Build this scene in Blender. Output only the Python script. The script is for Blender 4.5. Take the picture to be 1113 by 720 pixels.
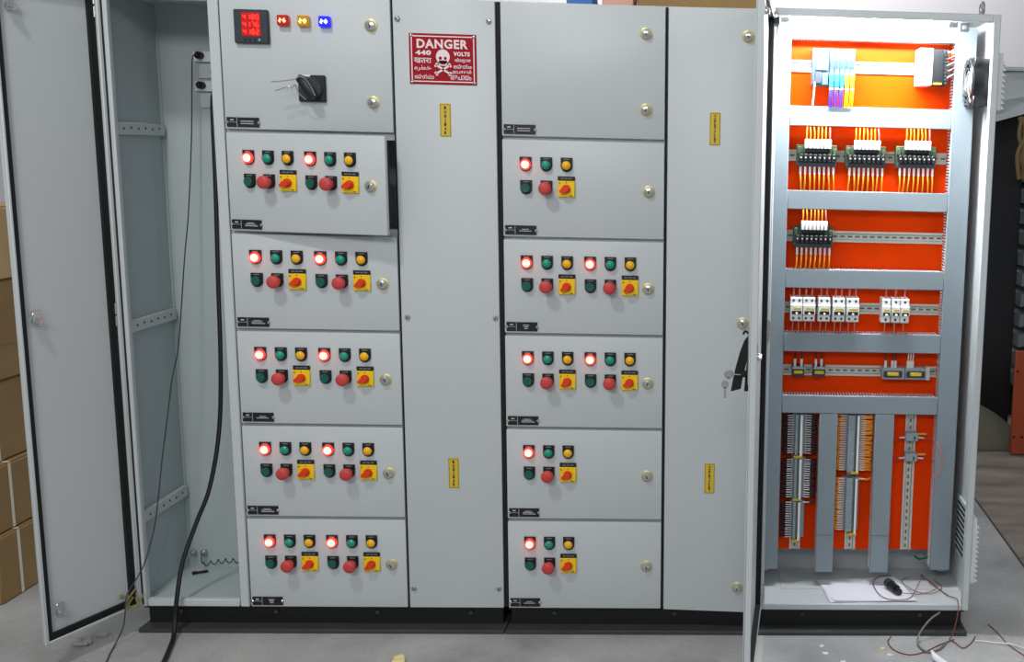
import bpy, bmesh, math, random
from mathutils import Vector, Matrix
random.seed(7)
for o in list(bpy.data.objects): bpy.data.objects.remove(o)
scene = bpy.context.scene
col = scene.collection
R = math.radians
PI = math.pi

# ---------------------------------------------------------------- camera
F_PX, W_PX = 1200.0, 1113.0
def cam_axes(yaw, pitch, roll):
    return (Matrix.Rotation(yaw, 3, 'Z') @ Matrix.Rotation(pitch, 3, 'X') @ Matrix.Rotation(roll, 3, 'Y'))
M = cam_axes(R(-2.77), R(-9.23), R(-1.43))
cd = bpy.data.cameras.new('camera')
cam = bpy.data.objects.new('camera', cd); col.objects.link(cam)
right, fwd, up = M.col[0], M.col[1], M.col[2]
rot = Matrix((right, up, -fwd)).transposed().to_4x4()
cam.matrix_world = Matrix.Translation((1.506, -3.458, 1.571)) @ rot
cd.sensor_fit = 'HORIZONTAL'; cd.sensor_width = 36.0
cd.lens = F_PX / W_PX * 36.0
cd.shift_x = -285.0 / W_PX
cd.shift_y = 2.7 / W_PX
cd.clip_start = 0.05; cd.clip_end = 60
scene.camera = cam

# ---------------------------------------------------------------- world, lamps, exposure
world = bpy.data.worlds.new('world'); scene.world = world
world.use_nodes = True
bg = world.node_tree.nodes['Background']
bg.inputs[0].default_value = (0.86, 0.93, 1.0, 1); bg.inputs[1].default_value = 0.355
def area(name, loc, target, size, power, color=(1, 1, 1), size_y=None):
    l = bpy.data.lights.new(name, 'AREA'); l.energy = power; l.color = color
    l.shape = 'RECTANGLE' if size_y else 'DISK'; l.size = size
    if size_y: l.size_y = size_y
    o = bpy.data.objects.new(name, l); col.objects.link(o)
    o.location = loc
    d = Vector(target) - Vector(loc)
    o.rotation_euler = d.to_track_quat('-Z', 'Y').to_euler()
    return o
area('ceiling_lamp_near', (-0.20, -2.24, 4.35), (0.6, 0.0, 0.8), 0.40, 48, (1.0, 0.98, 0.94))
area('ceiling_lamp_row', (0.5, -5.6, 3.5), (1.1, 0.0, 0.6), 3.0, 90, (1.0, 0.985, 0.96), 0.8)
area('ceiling_lamp_far_side', (4.6, -3.6, 3.05), (1.0, 0.0, 1.5), 0.5, 14, (0.93, 0.96, 1.0))
area('wall_fill_behind', (1.5, 3.9, 3.9), (1.5, 5.0, 2.2), 3.0, 75, (1.0, 0.98, 0.95), 0.4)  # unseen light added behind the panel to brighten the back wall
vs = scene.view_settings
vs.view_transform = 'Standard'; vs.look = 'None'; vs.exposure = 0.0; vs.gamma = 1.0
vs.use_curve_mapping = False

# ---------------------------------------------------------------- materials
def lin(c):
    def g(v):
        v /= 255.0
        return v / 12.92 if v <= 0.04045 else ((v + 0.055) / 1.055) ** 2.4
    return tuple(g(v) for v in c)
MATS = {}
def mat(name, rgb, rough=0.5, metal=0.0, emit=None, strength=0.0, var=0.0, vscale=8.0, bump=0.0, bscale=300.0, spec=0.5, trans=0.0, alpha=1.0, coat=0.0):
    m = bpy.data.materials.new(name); m.use_nodes = True
    nt = m.node_tree; b = nt.nodes['Principled BSDF']
    c = lin(rgb)
    b.inputs['Base Color'].default_value = (*c, 1)
    b.inputs['Roughness'].default_value = rough
    b.inputs['Metallic'].default_value = metal
    b.inputs['Specular IOR Level'].default_value = spec
    b.inputs['Transmission Weight'].default_value = trans
    b.inputs['Alpha'].default_value = alpha
    b.inputs['Coat Weight'].default_value = coat
    if emit:
        b.inputs['Emission Color'].default_value = (*emit, 1)
        b.inputs['Emission Strength'].default_value = strength
    if var > 0 or bump > 0:
        tc = nt.nodes.new('ShaderNodeTexCoord')
    if var > 0:
        n = nt.nodes.new('ShaderNodeTexNoise'); n.inputs['Scale'].default_value = vscale; n.inputs['Detail'].default_value = 6
        nt.links.new(tc.outputs['Object'], n.inputs['Vector'])
        r = nt.nodes.new('ShaderNodeValToRGB')
        r.color_ramp.elements[0].position = 0.3; r.color_ramp.elements[1].position = 0.7
        r.color_ramp.elements[0].color = (*[max(0, v * (1 - var)) for v in c], 1)
        r.color_ramp.elements[1].color = (*[min(1, v * (1 + var)) for v in c], 1)
        nt.links.new(n.outputs['Fac'], r.inputs['Fac']); nt.links.new(r.outputs['Color'], b.inputs['Base Color'])
    if bump > 0:
        n2 = nt.nodes.new('ShaderNodeTexNoise'); n2.inputs['Scale'].default_value = bscale; n2.inputs['Detail'].default_value = 3
        nt.links.new(tc.outputs['Object'], n2.inputs['Vector'])
        bp = nt.nodes.new('ShaderNodeBump'); bp.inputs['Strength'].default_value = bump; bp.inputs['Distance'].default_value = 0.002
        nt.links.new(n2.outputs['Fac'], bp.inputs['Height']); nt.links.new(bp.outputs['Normal'], b.inputs['Normal'])
    MATS[name] = m
    return m
mat('paint', (196, 202, 204), 0.42, var=0.02, vscale=2.0, bump=0.05, bscale=500)
mat('paint_shaded', (176, 186, 188), 0.5, var=0.03, vscale=3.0, bump=0.06, bscale=400)  # same paint as outside, with the interior shade darkened into its colour
mat('plinth_black', (9, 9, 10), 0.6, var=0.15, vscale=6)
mat('plinth_grey', (58, 60, 62), 0.6, var=0.15, vscale=5)
mat('gasket', (10, 10, 11), 0.75)
mat('orange_plate', (232, 62, 0), 0.45, var=0.04, vscale=3, spec=0.06)
mat('duct', (134, 146, 154), 0.45, var=0.02, vscale=3)
mat('duct_slot', (226, 230, 232), 0.5)
mat('steel', (190, 190, 188), 0.32, 0.9)
mat('chrome', (215, 215, 215), 0.18, 1.0)
mat('gold', (206, 196, 140), 0.45, 0.6)
mat('dark', (12, 12, 13), 0.6)
mat('black_plastic', (20, 22, 25), 0.42)
mat('meter_black', (44, 52, 60), 0.5)
mat('white_plastic', (235, 236, 235), 0.4)
mat('grey_plastic', (146, 158, 166), 0.45)
mat('ferrule', (208, 205, 205), 0.5)
mat('white_text', (200, 200, 200), 0.6)
mat('green_lens', (8, 152, 128), 0.35, coat=0.2)
mat('green_button', (8, 92, 80), 0.35)
mat('amber_lens', (250, 186, 16), 0.4, coat=0.1)
mat('red_lens', (225, 40, 30), 0.3, emit=(1.0, 0.46, 0.32), strength=2.8)
mat('red_skirt', (200, 20, 14), 0.3, emit=(1.0, 0.015, 0.01), strength=6.5)
mat('red_cap', (202, 66, 64), 0.5)
mat('yellow', (246, 206, 18), 0.4)
mat('knob_red', (226, 58, 16), 0.35)
mat('sticker', (212, 182, 50), 0.5)
mat('sticker_ink', (40, 30, 8), 0.6)
mat('sign_red', (160, 14, 34), 0.6, spec=0.2)
mat('sign_white', (236, 222, 224), 0.5)
mat('led_red_bg', (120, 6, 6), 0.3, emit=(1, 0.0, 0.0), strength=0.4)
mat('led_red', (200, 10, 10), 0.3, emit=(1.0, 0.03, 0.02), strength=2.6)
for n, c, b in (('red', (1.0, 0.30, 0.02), (150, 26, 6)), ('yel', (1.0, 0.75, 0.05), (176, 120, 16)), ('blu', (0.85, 0.92, 1.0), (20, 20, 180))):
    mat('seg_' + n, (250, 250, 250), 0.3, emit=c, strength=2.5)
    mat('ind_' + n, b, 0.3)
MATS['ind_blu'].node_tree.nodes['Principled BSDF'].inputs['Emission Color'].default_value = (0.01, 0.01, 0.9, 1)
MATS['ind_blu'].node_tree.nodes['Principled BSDF'].inputs['Emission Strength'].default_value = 0.9
MATS['ind_yel'].node_tree.nodes['Principled BSDF'].inputs['Emission Color'].default_value = (0.6, 0.3, 0.0, 1)
MATS['ind_yel'].node_tree.nodes['Principled BSDF'].inputs['Emission Strength'].default_value = 0.3
MATS['ind_red'].node_tree.nodes['Principled BSDF'].inputs['Emission Color'].default_value = (0.6, 0.01, 0.0, 1)
MATS['ind_red'].node_tree.nodes['Principled BSDF'].inputs['Emission Strength'].default_value = 0.35
mat('rail', (206, 205, 196), 0.5, 0.35)
mat('slot', (104, 100, 94), 0.7)
mat('pcb_green', (58, 78, 54), 0.5)
mat('wire_orange', (236, 148, 24), 0.5)
mat('wire_maroon', (40, 15, 20), 0.6)
mat('wire_red', (128, 62, 54), 0.5)
mat('wire_pink', (205, 120, 110), 0.5)
mat('wire_blue', (30, 60, 190), 0.5)
mat('wire_cyan', (40, 170, 215), 0.4)
mat('wire_yellow', (246, 200, 20), 0.5)
mat('wire_grey', (112, 110, 104), 0.5)
mat('cable_black', (18, 19, 20), 0.4)
mat('wire_dark', (52, 56, 58), 0.5)
mat('wire_green', (26, 92, 66), 0.5)
mat('wire_white', (216, 214, 206), 0.5)
mat('plc_white', (60, 84, 95), 0.5)
mat('plc_teal', (30, 52, 62), 0.45)
mat('tag_orange', (236, 150, 60), 0.5)
mat('tube_white', (250, 250, 250), 0.4, emit=(0.95, 0.98, 1.0), strength=270.0)
mat('paper', (232, 232, 242), 0.7)
mat('cardboard', (152, 122, 78), 0.8, var=0.08, vscale=6, bump=0.1, bscale=80)
mat('cardboard_pale', (194, 164, 116), 0.8, var=0.06, vscale=5)
mat('braid', (128, 124, 66), 0.6)
mat('paper_grey', (176, 174, 172), 0.8)
mat('label_ink', (128, 128, 130), 0.6)
mat('tan_cord', (120, 100, 66), 0.8)
mat('tape', (148, 108, 58), 0.35)
mat('strap', (226, 220, 205), 0.5)
mat('board_black', (22, 23, 26), 0.7, var=0.1, vscale=4)
mat('tray_grey', (104, 110, 112), 0.6, var=0.2, vscale=6)
mat('panel_rust', (170, 70, 34), 0.5, var=0.08, vscale=5)
mat('sack', (118, 116, 98), 0.85, var=0.1, vscale=8)
mat('film', (190, 196, 198), 0.35, alpha=0.9)
mat('blue_cloth', (70, 120, 190), 0.7)
mat('pink_cloth', (222, 170, 150), 0.7)
mat('cream', (232, 216, 150), 0.7)
mat('wall', (222, 220, 224), 0.8, var=0.02, vscale=1.0)

def concrete(name, base, light, dark, scale, streak=False):
    m = bpy.data.materials.new(name); m.use_nodes = True; nt = m.node_tree; b = nt.nodes['Principled BSDF']
    b.inputs['Roughness'].default_value = 0.62
    tc = nt.nodes.new('ShaderNodeTexCoord')
    mp = nt.nodes.new('ShaderNodeMapping')
    if streak: mp.inputs['Scale'].default_value = (0.6, 2.2, 1)
    nt.links.new(tc.outputs['Object'], mp.inputs['Vector'])
    n1 = nt.nodes.new('ShaderNodeTexNoise'); n1.inputs['Scale'].default_value = scale; n1.inputs['Detail'].default_value = 8; n1.inputs['Roughness'].default_value = 0.62
    n2 = nt.nodes.new('ShaderNodeTexNoise'); n2.inputs['Scale'].default_value = 90; n2.inputs['Detail'].default_value = 4
    nt.links.new(mp.outputs['Vector'], n1.inputs['Vector']); nt.links.new(tc.outputs['Object'], n2.inputs['Vector'])
    r1 = nt.nodes.new('ShaderNodeValToRGB')
    e = r1.color_ramp.elements
    e[0].position = 0.30; e[0].color = (*lin(dark), 1); e[1].position = 0.72; e[1].color = (*lin(light), 1)
    k = e.new(0.5); k.color = (*lin(base), 1)
    nt.links.new(n1.outputs['Fac'], r1.inputs['Fac'])
    mx = nt.nodes.new('ShaderNodeMix'); mx.data_type = 'RGBA'; mx.blend_type = 'MULTIPLY'; mx.inputs['Factor'].default_value = 0.35
    nt.links.new(r1.outputs['Color'], mx.inputs['A']); nt.links.new(n2.outputs['Color'], mx.inputs['B'])
    sat = nt.nodes.new('ShaderNodeRGBToBW'); nt.links.new(n2.outputs['Color'], sat.inputs['Color'])
    nt.links.new(sat.outputs['Val'], mx.inputs['B'])
    nt.links.new(mx.outputs['Result'], b.inputs['Base Color'])
    bp = nt.nodes.new('ShaderNodeBump'); bp.inputs['Strength'].default_value = 0.15; bp.inputs['Distance'].default_value = 0.003
    nt.links.new(n2.outputs['Fac'], bp.inputs['Height']); nt.links.new(bp.outputs['Normal'], b.inputs['Normal'])
    MATS[name] = m
concrete('concrete', (182, 182, 181), (202, 202, 200), (154, 154, 152), 2.6)
concrete('concrete_brown', (148, 137, 126), (174, 164, 154), (110, 99, 88), 3.0, True)

# ---------------------------------------------------------------- mesh helpers
class MB:
    def __init__(s): s.v = []; s.f = []
    def add(s, vs, fs):
        k = len(s.v); s.v += [tuple(v) for v in vs]; s.f += [tuple(i + k for i in f) for f in fs]; return s
    def box(s, x0, x1, y0, y1, z0, z1):
        return s.add([(x0,y0,z0),(x1,y0,z0),(x1,y1,z0),(x0,y1,z0),(x0,y0,z1),(x1,y0,z1),(x1,y1,z1),(x0,y1,z1)],
                     [(0,3,2,1),(4,5,6,7),(0,1,5,4),(1,2,6,5),(2,3,7,6),(3,0,4,7)])
    def cbox(s, x0, x1, y0, y1, z0, z1, b=0.003, seg=1):
        bm = bmesh.new(); bmesh.ops.create_cube(bm, size=1.0)
        for v in bm.verts:
            v.co = Vector((x0 + (v.co.x + .5) * (x1 - x0), y0 + (v.co.y + .5) * (y1 - y0), z0 + (v.co.z + .5) * (z1 - z0)))
        bmesh.ops.bevel(bm, geom=list(bm.edges), offset=b, segments=seg, affect='EDGES', profile=0.5)
        bm.verts.index_update()
        s.add([tuple(v.co) for v in bm.verts], [tuple(v.index for v in f.verts) for f in bm.faces]); bm.free(); return s
    def cyl(s, p0, p1, r, n=12, r2=None):
        p0 = Vector(p0); p1 = Vector(p1); d = (p1 - p0).normalized()
        a = d.orthogonal().normalized(); c = d.cross(a); r2 = r if r2 is None else r2
        vs = []
        for p, q in ((p0, r), (p1, r2)):
            for i in range(n):
                t = 2 * PI * i / n; vs.append(p + a * (q * math.cos(t)) + c * (q * math.sin(t)))
        fs = [(i, (i + 1) % n, n + (i + 1) % n, n + i) for i in range(n)] + [tuple(range(n - 1, -1, -1)), tuple(range(n, 2 * n))]
        return s.add(vs, fs)
    def tube(s, pts, r, n=6, smooth=6):
        P = [Vector(p) for p in pts]
        if smooth and len(P) > 2:
            Q = [P[0] * 2 - P[1]] + P + [P[-1] * 2 - P[-2]]; O = []
            for i in range(1, len(Q) - 2):
                a, b, c, d = Q[i-1], Q[i], Q[i+1], Q[i+2]
                for k in range(smooth):
                    t = k / smooth
                    O.append(0.5 * ((2*b) + (c - a) * t + (2*a - 5*b + 4*c - d) * t*t + (3*b - a - 3*c + d) * t**3))
            O.append(P[-1]); P = O
        u = None; rings = []
        for i, p in enumerate(P):
            t = (P[min(i+1, len(P)-1)] - P[max(i-1, 0)])
            if t.length < 1e-9: t = Vector((0, 0, 1))
            t.normalize()
            if u is None: u = t.orthogonal().normalized()
            u = (u - t * u.dot(t)); u = u.normalized() if u.length > 1e-6 else t.orthogonal().normalized()
            w = t.cross(u)
            rings.append([p + u * (r * math.cos(2*PI*k/n)) + w * (r * math.sin(2*PI*k/n)) for k in range(n)])
        vs = [v for ring in rings for v in ring]
        fs = [(i*n + k, i*n + (k+1) % n, (i+1)*n + (k+1) % n, (i+1)*n + k) for i in range(len(rings)-1) for k in range(n)]
        fs += [tuple(range(n-1, -1, -1)), tuple(range((len(rings)-1)*n, len(rings)*n))]
        return s.add(vs, fs)
    def prism(s, poly, y0, y1):            # poly: (x, z) counter-clockwise seen from -Y; extruded along Y
        n = len(poly)
        vs = [(x, y0, z) for x, z in poly] + [(x, y1, z) for x, z in poly]
        fs = [tuple(range(n)), tuple(range(2*n - 1, n - 1, -1))] + [(i, n + i, n + (i+1) % n, (i+1) % n) for i in range(n)]
        return s.add(vs, fs)
    def lathe(s, prof, n=20):              # prof: (radius, y) about the Y axis, first and last radius may be 0
        vs = []; fs = []
        for r, y in prof:
            for i in range(n):
                t = 2 * PI * i / n; vs.append((r * math.cos(t), y, r * math.sin(t)))
        for j in range(len(prof) - 1):
            for i in range(n):
                fs.append((j*n + i, j*n + (i+1) % n, (j+1)*n + (i+1) % n, (j+1)*n + i))
        fs.append(tuple(range(n))); fs.append(tuple(range((len(prof)-1)*n + n - 1, (len(prof)-1)*n - 1, -1)))
        return s.add(vs, fs)
    def merge(s, o, mtx=None):
        return s.add([tuple((mtx @ Vector(v)) if mtx else v) for v in o.v], o.f)
    def mesh(s, name, m, smooth=True):
        me = bpy.data.meshes.new(name); me.from_pydata(s.v, [], s.f); me.update()
        bm = bmesh.new(); bm.from_mesh(me); bmesh.ops.recalc_face_normals(bm, faces=list(bm.faces)); bm.to_mesh(me); bm.free()
        if smooth:
            me.polygons.foreach_set('use_smooth', [True] * len(me.polygons)); me.set_sharp_from_angle(angle=R(38))
        me.materials.append(MATS[m]); return me

def put(name, me, parent=None, loc=(0, 0, 0), rot=(0, 0, 0), label=None):
    o = bpy.data.objects.new(name, me); col.objects.link(o)
    o.location = loc; o.rotation_euler = rot
    if parent: o.parent = parent
    if label: o['label'] = label
    return o
WORLD = {}
def part(name, mb, m, parent, label=None, kind=None):
    """mesh given in world coordinates, linked under parent (whose world origin is known and unrotated)"""
    org = WORLD.get(parent.name, Vector((0, 0, 0)))
    t = MB(); t.v = [tuple(Vector(v) - org) for v in mb.v]; t.f = mb.f
    o = put(name, t.mesh(name, m), parent, label=label); WORLD[o.name] = org
    if kind: o['kind'] = kind
    return o
def lpart(name, mb, m, parent, loc=(0, 0, 0), rot=(0, 0, 0), label=None):
    return put(name, mb.mesh(name, m), parent, loc, rot, label)
def thing(name, label, cat, loc=(0, 0, 0), group=None, rz=0):
    o = put(name, None, None, loc, (0, 0, rz)); o.empty_display_size = 0.05
    o['label'] = label; o['category'] = cat
    if group: o['group'] = group
    WORLD[o.name] = Vector(loc); return o
def single(name, mb, m, label, cat, loc=(0, 0, 0), group=None, kind=None):
    org = Vector(loc); t = MB(); t.v = [tuple(Vector(v) - org) for v in mb.v]; t.f = mb.f
    o = put(name, t.mesh(name, m), None, loc); o['label'] = label; o['category'] = cat
    if group: o['group'] = group
    if kind: o['kind'] = kind
    return o
def struct(name, mb, m):
    o = put(name, mb.mesh(name, m)); o['kind'] = 'structure'; return o
def text_mb(body, size, width=None, extrude=0.0003, ax='CENTER', bold=0.02):
    """flat lettering in the XZ plane facing -Y, centred on the origin"""
    cu = bpy.data.curves.new('t', 'FONT'); cu.body = body; cu.size = size; cu.extrude = extrude
    cu.align_x = ax; cu.space_character = 1.12 if bold > .03 else 1.0; cu.align_y = 'CENTER'; cu.resolution_u = 3; cu.offset = size * bold
    ob = bpy.data.objects.new('t', cu); col.objects.link(ob)
    dg = bpy.context.evaluated_depsgraph_get()
    me = bpy.data.meshes.new_from_object(ob.evaluated_get(dg))
    b = MB()
    if len(me.vertices):
        xs = [v.co.x for v in me.vertices]; ys = [v.co.y for v in me.vertices]
        cx = (min(xs) + max(xs)) / 2; cy = (min(ys) + max(ys)) / 2; w = max(xs) - min(xs); h = max(ys) - min(ys)
        sx = (width / w) if width else 1.0; sy = size / h if h > 0 else 1
        b.add([((v.co.x - cx) * sx, -v.co.z, (v.co.y - cy) * sy) for v in me.vertices], [tuple(p.vertices) for p in me.polygons])
    bpy.data.objects.remove(ob); bpy.data.curves.remove(cu); bpy.data.meshes.remove(me)
    return b
def shifted(b, dx, dy, dz, ang=0.0, sc=1.0):
    m = Matrix.Translation((dx, dy, dz)) @ Matrix.Rotation(ang, 4, 'Y') @ Matrix.Scale(sc, 4)
    return MB().merge(b, m)

# ================================================================ SETTING
SEAM = 2.70
struct('floor', MB().box(-7, SEAM, -7, 8, -0.1, 0.0), 'concrete')
fl2 = struct('floor', MB().add([(SEAM + .012, -7, -.1), (9, -7, -.1), (9, 8, -.1), (SEAM + .012, 8, -.1), (SEAM + .012, -7, -.002), (9, -7, -.002), (9, 8, -.002), (SEAM + .012, 8, -.002)],
     [(0,3,2,1),(4,5,6,7),(0,1,5,4),(1,2,6,5),(2,3,7,6),(3,0,4,7)]), 'concrete_brown')
struct('trim_1', MB().box(SEAM, SEAM + .012, -7, 8, -0.1, -0.001), 'plinth_grey')
struct('wall_back', MB().box(-7, 9, 5.0, 5.2, 0.0, 4.2), 'wall')

# ================================================================ PANEL LINE-UP
TOP, BOT, DEP = 2.006, 0.080, 0.345
def plinth(x0, x1, label):
    t = thing('base_plinth', label, 'plinth', ((x0 + x1) / 2, DEP / 2, 0), 'steel channel plinths')
    part('channel_web', MB().box(x0 + .012, x1 - .012, 0.03, DEP, .012, BOT), 'plinth_black', t)
    part('bottom_flange', MB().cbox(x0, x1, -0.022, DEP, 0.0, .014, .002), 'plinth_grey', t)
    part('top_flange', MB().box(x0 + .006, x1 - .006, 0.012, DEP, BOT - .008, BOT - .0005), 'plinth_black', t)
    bl = MB().cyl((0, 0, 0), (0, -.008, 0), .007, 6).mesh('bolt', 'plinth_grey')
    for f in (.1, .36, .64, .9):
        put('bolt', bl, t, (x0 + f * (x1 - x0) - (x0 + x1) / 2, 0.03 - DEP / 2, .055))
    return t
plinth(-0.350, 0.814, 'black steel channel plinth under the left half of the panel line')
plinth(0.818, 2.340, 'black steel channel plinth under the right half of the panel line')

# ---- shared small meshes
HINGE = MB().cyl((0, -.012, -.035), (0, -.012, -.004), .008, 10).cyl((0, -.012, .002), (0, -.012, .035), .008, 10).box(-.006, .012, -.012, .004, -.03, .03).mesh('hinge', 'steel')
SCREW = MB().lathe([(.0085, 0), (.0085, -.003), (.006, -.006), (0.0005, -.007)], 14).mesh('screw', 'steel')
SCREWSLOT = MB().box(-.006, .006, -.0075, -.0062, -.001, .001).mesh('screw_slot', 'dark')
LOCKRING = MB().lathe([(.0195, 0), (.0195, -.0015), (.016, -.003), (.0135, -.0035)], 24).mesh('lock_ring', 'gold')
LOCKCORE = MB().lathe([(.0142, -.002), (.0142, -.009), (.0115, -.0145), (.006, -.016), (.0005, -.0162)], 22).mesh('lock_core', 'chrome')
LOCKSLOT = MB().box(-.0017, .0017, -.0168, -.0150, -.006, .005).mesh('key_slot', 'dark')
def add_lock(parent, loc, ang=0.0):
    l = put('door_lock', LOCKRING, parent, loc, (0, ang, 0), label='round gold-rimmed lock with chrome core')
    put('lock_core', LOCKCORE, l); put('key_slot', LOCKSLOT, l)
    return l
def carcass(t, x0, x1, z0=BOT, z1=TOP, y0=0.022, sides=(1, 1)):
    th = .0025
    if sides[0]: part('side_panel', MB().box(x0, x0 + th, y0, DEP, z0, z1), 'paint', t)
    if sides[1]: part('side_panel', MB().box(x1 - th, x1, y0, DEP, z0, z1), 'paint', t)
    part('back_panel', MB().box(x0 + th, x1 - th, DEP - th, DEP, z0, z1), 'paint_shaded', t)
    part('top_panel', MB().box(x0 + th, x1 - th, y0, DEP - th, z1 - .003, z1), 'paint', t)
    part('bottom_panel', MB().box(x0 + th, x1 - th, y0, DEP - th, z0, z0 + .003), 'paint_shaded', t)

# ---------------------------------------------------------------- left cable cabinet with open door
XL = -0.356
t = thing('cable_cabinet', 'tall narrow empty grey cabinet at the left end, door swung open', 'cabinet', (-0.19, 0.17, BOT))
x0, x1 = XL, -0.036
part('side_panel', MB().box(x0 + .006, x0 + .009, .004, DEP, BOT, TOP), 'paint_shaded', t)
part('side_panel', MB().box(x1 - .003, x1, .03, DEP, BOT, TOP), 'paint_shaded', t)
part('back_panel', MB().box(x0 + .009, x1 - .003, .328, DEP, BOT, TOP), 'paint_shaded', t)
part('top_panel', MB().box(x0, x1, .004, DEP, TOP - .003, TOP), 'paint', t)
part('floor_panel', MB().box(x0 + .009, x1 - .003, .004, .328, BOT + .004, BOT + .014), 'paint_shaded', t)
part('front_frame', MB().cbox(x0, x0 + .030, 0, .022, BOT, TOP, .003).cbox(x0 + .03, x1, 0, .022, TOP - .028, TOP, .003).cbox(x0 + .03, x1, 0, .022, BOT + .001, BOT + .026, .003), 'paint', t)
part('frame_lip', MB().box(x0 + .016, x0 + .0185, -.006, .0, BOT + .01, TOP - .01), 'dark', t)
for z in (1.600, 0.990, 0.372):
    b = part('mounting_strip', MB().cbox(x0 + .010, x0 + .026, .022, .312, z - .019, z + .019, .002), 'paint', t)
    hole = MB().cyl((x0 + .0255, 0, z), (x0 + .0268, 0, z), .004, 8)
    for k in range(6):
        part('hole', MB().merge(hole, Matrix.Translation((0, .06 + k * .043, (k % 2) * .003))), 'dark', b)
# welded seam in the back corner
part('weld_bead', MB().tube([(x0 + .012, .325, .12 + i * .06) for i in range(31)], .004, 6, 2), 'paint_shaded', t)
for z in (1.955, 1.035, .140):
    part('hinge', MB().merge(MB().cyl((0, -.012, -.035), (0, -.012, -.004), .008, 10).cyl((0, -.012, .002), (0, -.012, .035), .008, 10).box(-.006, .014, -.012, .002, -.03, .03), Matrix.Translation((x0 + .002, 0, z))), 'steel', t)
# earth studs
for xx, zz in ((-.325, .145), (-.29, .147)):
    part('earth_stud', MB().cyl((xx, .328, zz), (xx, .300, zz), .006, 8).cyl((xx, .318, zz), (xx, .308, zz), .011, 6), 'steel', t)
# mains sockets on the back wall
for zz in (1.842, 1.748):
    s = part('socket', MB().cbox(-.228, -.100, .314, .328, zz - .020, zz + .014, .002), 'white_plastic', t, label='white mains socket strip')
    part('socket_hole', MB().cyl((-.150, .3142, zz - .004), (-.150, .3130, zz - .004), .003, 8).cyl((-.138, .3142, zz - .004), (-.138, .3130, zz - .004), .003, 8), 'dark', s)
    part('rocker_switch', MB().cbox(-.172, -.120, .306, .328, zz - .058, zz - .046, .002), 'dark', t)
    part('mounting_bracket', MB().cbox(-.215, -.098, .320, .328, zz - .072, zz - .026, .001), 'paint', t)

def swing_door(cab, hx, width, ang, z0, z1, latches, gf=.019, gh=.0257, ret=.018, lip=.012):
    """door hinged on its left edge, opened by ang; local x along the door, local +y its inner face"""
    d = lpart('door', MB().cbox(0, width, -.003, .000, z0, z1, .0008).cbox(0, .012, 0, .020, z0, z1, .002).cbox(width - lip, width, 0, ret, z0, z1, .002)
              .cbox(.012, width - lip, 0, ret, z0, z0 + .010, .002).cbox(.012, width - lip, 0, ret, z1 - .010, z1, .002), 'paint', cab)
    d.location = Vector((hx, 0, 0)) - WORLD[cab.name]; d.rotation_euler = (0, 0, ang)
    g = .019; y1 = ret - .002
    lpart('gasket', MB().box(.012, .012 + gh, .0, y1, z0 + .010, z1 - .010).box(width - lip - gf, width - lip, .0, y1, z0 + .010, z1 - .010)
          .box(.012 + gh, width - lip - gf, .0, y1, z0 + .010, z0 + .010 + g).box(.012 + gh, width - lip - gf, .0, y1, z1 - .010 - g, z1 - .010), 'gasket', d, label='black rubber gasket')
    for z in latches:
        lpart('cam_latch', MB().cyl((width - .052, 0, z), (width - .052, .022, z), .011, 12).cyl((width - .052, .022, z), (width - .052, .028, z), .008, 6)
              .cbox(width - .060, width - .036, .014, .018, z - .008, z + .034, .001), 'chrome', d)
    return d
ang = math.atan2(-.300, -.113)
swing_door(t, XL - .001, .324, ang, .088, 2.000, (1.918, 1.048, .172), .0125, .021, .013, .008)

# ---------------------------------------------------------------- feeder cabinets
ROWS = [(1.606, 2.003), (1.299, 1.596), (.996, 1.290), (.693, .987), (.388, .684), (.082, .378)]
def feeder_cabinet(x0, x1, xl, xr, label, py=0.0):
    t = thing('feeder_cabinet', label, 'cabinet', ((x0 + x1) / 2, .17, BOT), 'feeder cabinets')
    carcass(t, x0, x1)
    f = MB()
    f.cbox(x0, xl - .004, py, py + .024, BOT + .0005, TOP - .0005, .003)
    part('front_post', f, 'paint', t)
    part('front_post', MB().box(xr + .002, x1 + .0, .019, .032, BOT + .0005, TOP - .0005), 'paint', t)
    part('front_post', MB().box(xl - .004, xl + .012, .020, .032, BOT + .0005, TOP - .0005), 'paint', t)
    for i in range(6):
        if i < 5:
            za, zb = ROWS[i + 1][1] - .012, ROWS[i][0] + .012
        else:
            za, zb = BOT + .0005, ROWS[5][0] + .012
        part('cross_rail', MB().box(xl + .012, xr + .002, .019, .030, za, zb), 'paint', t)
        if i < 5: part('shelf_plate', MB().box(x0 + .003, x1 - .003, .031, DEP - .003, (za + zb) / 2 - .001, (za + zb) / 2 + .001), 'paint_shaded', t)
    part('cross_rail', MB().box(xl + .012, xr + .002, .019, .030, ROWS[0][1] - .012, TOP - .0035), 'paint', t)
    part('edge_seal', MB().box(xr + .0006, xr + .0068, .009, .0155, BOT + .002, TOP - .004), 'gasket', t)
    if py: part('edge_seal', MB().box(x0 - .006, xl - .0006, .009, .0155, BOT + .002, TOP - .004), 'gasket', t)
    return t
feeder_cabinet(-.0345, .503, .0, .500, 'grey feeder cabinet with six stacked doors beside the open empty cabinet')
feeder_cabinet(.8165, 1.326, .826, 1.321, 'grey feeder cabinet with six stacked doors right of the danger sign cover', .016)

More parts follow.
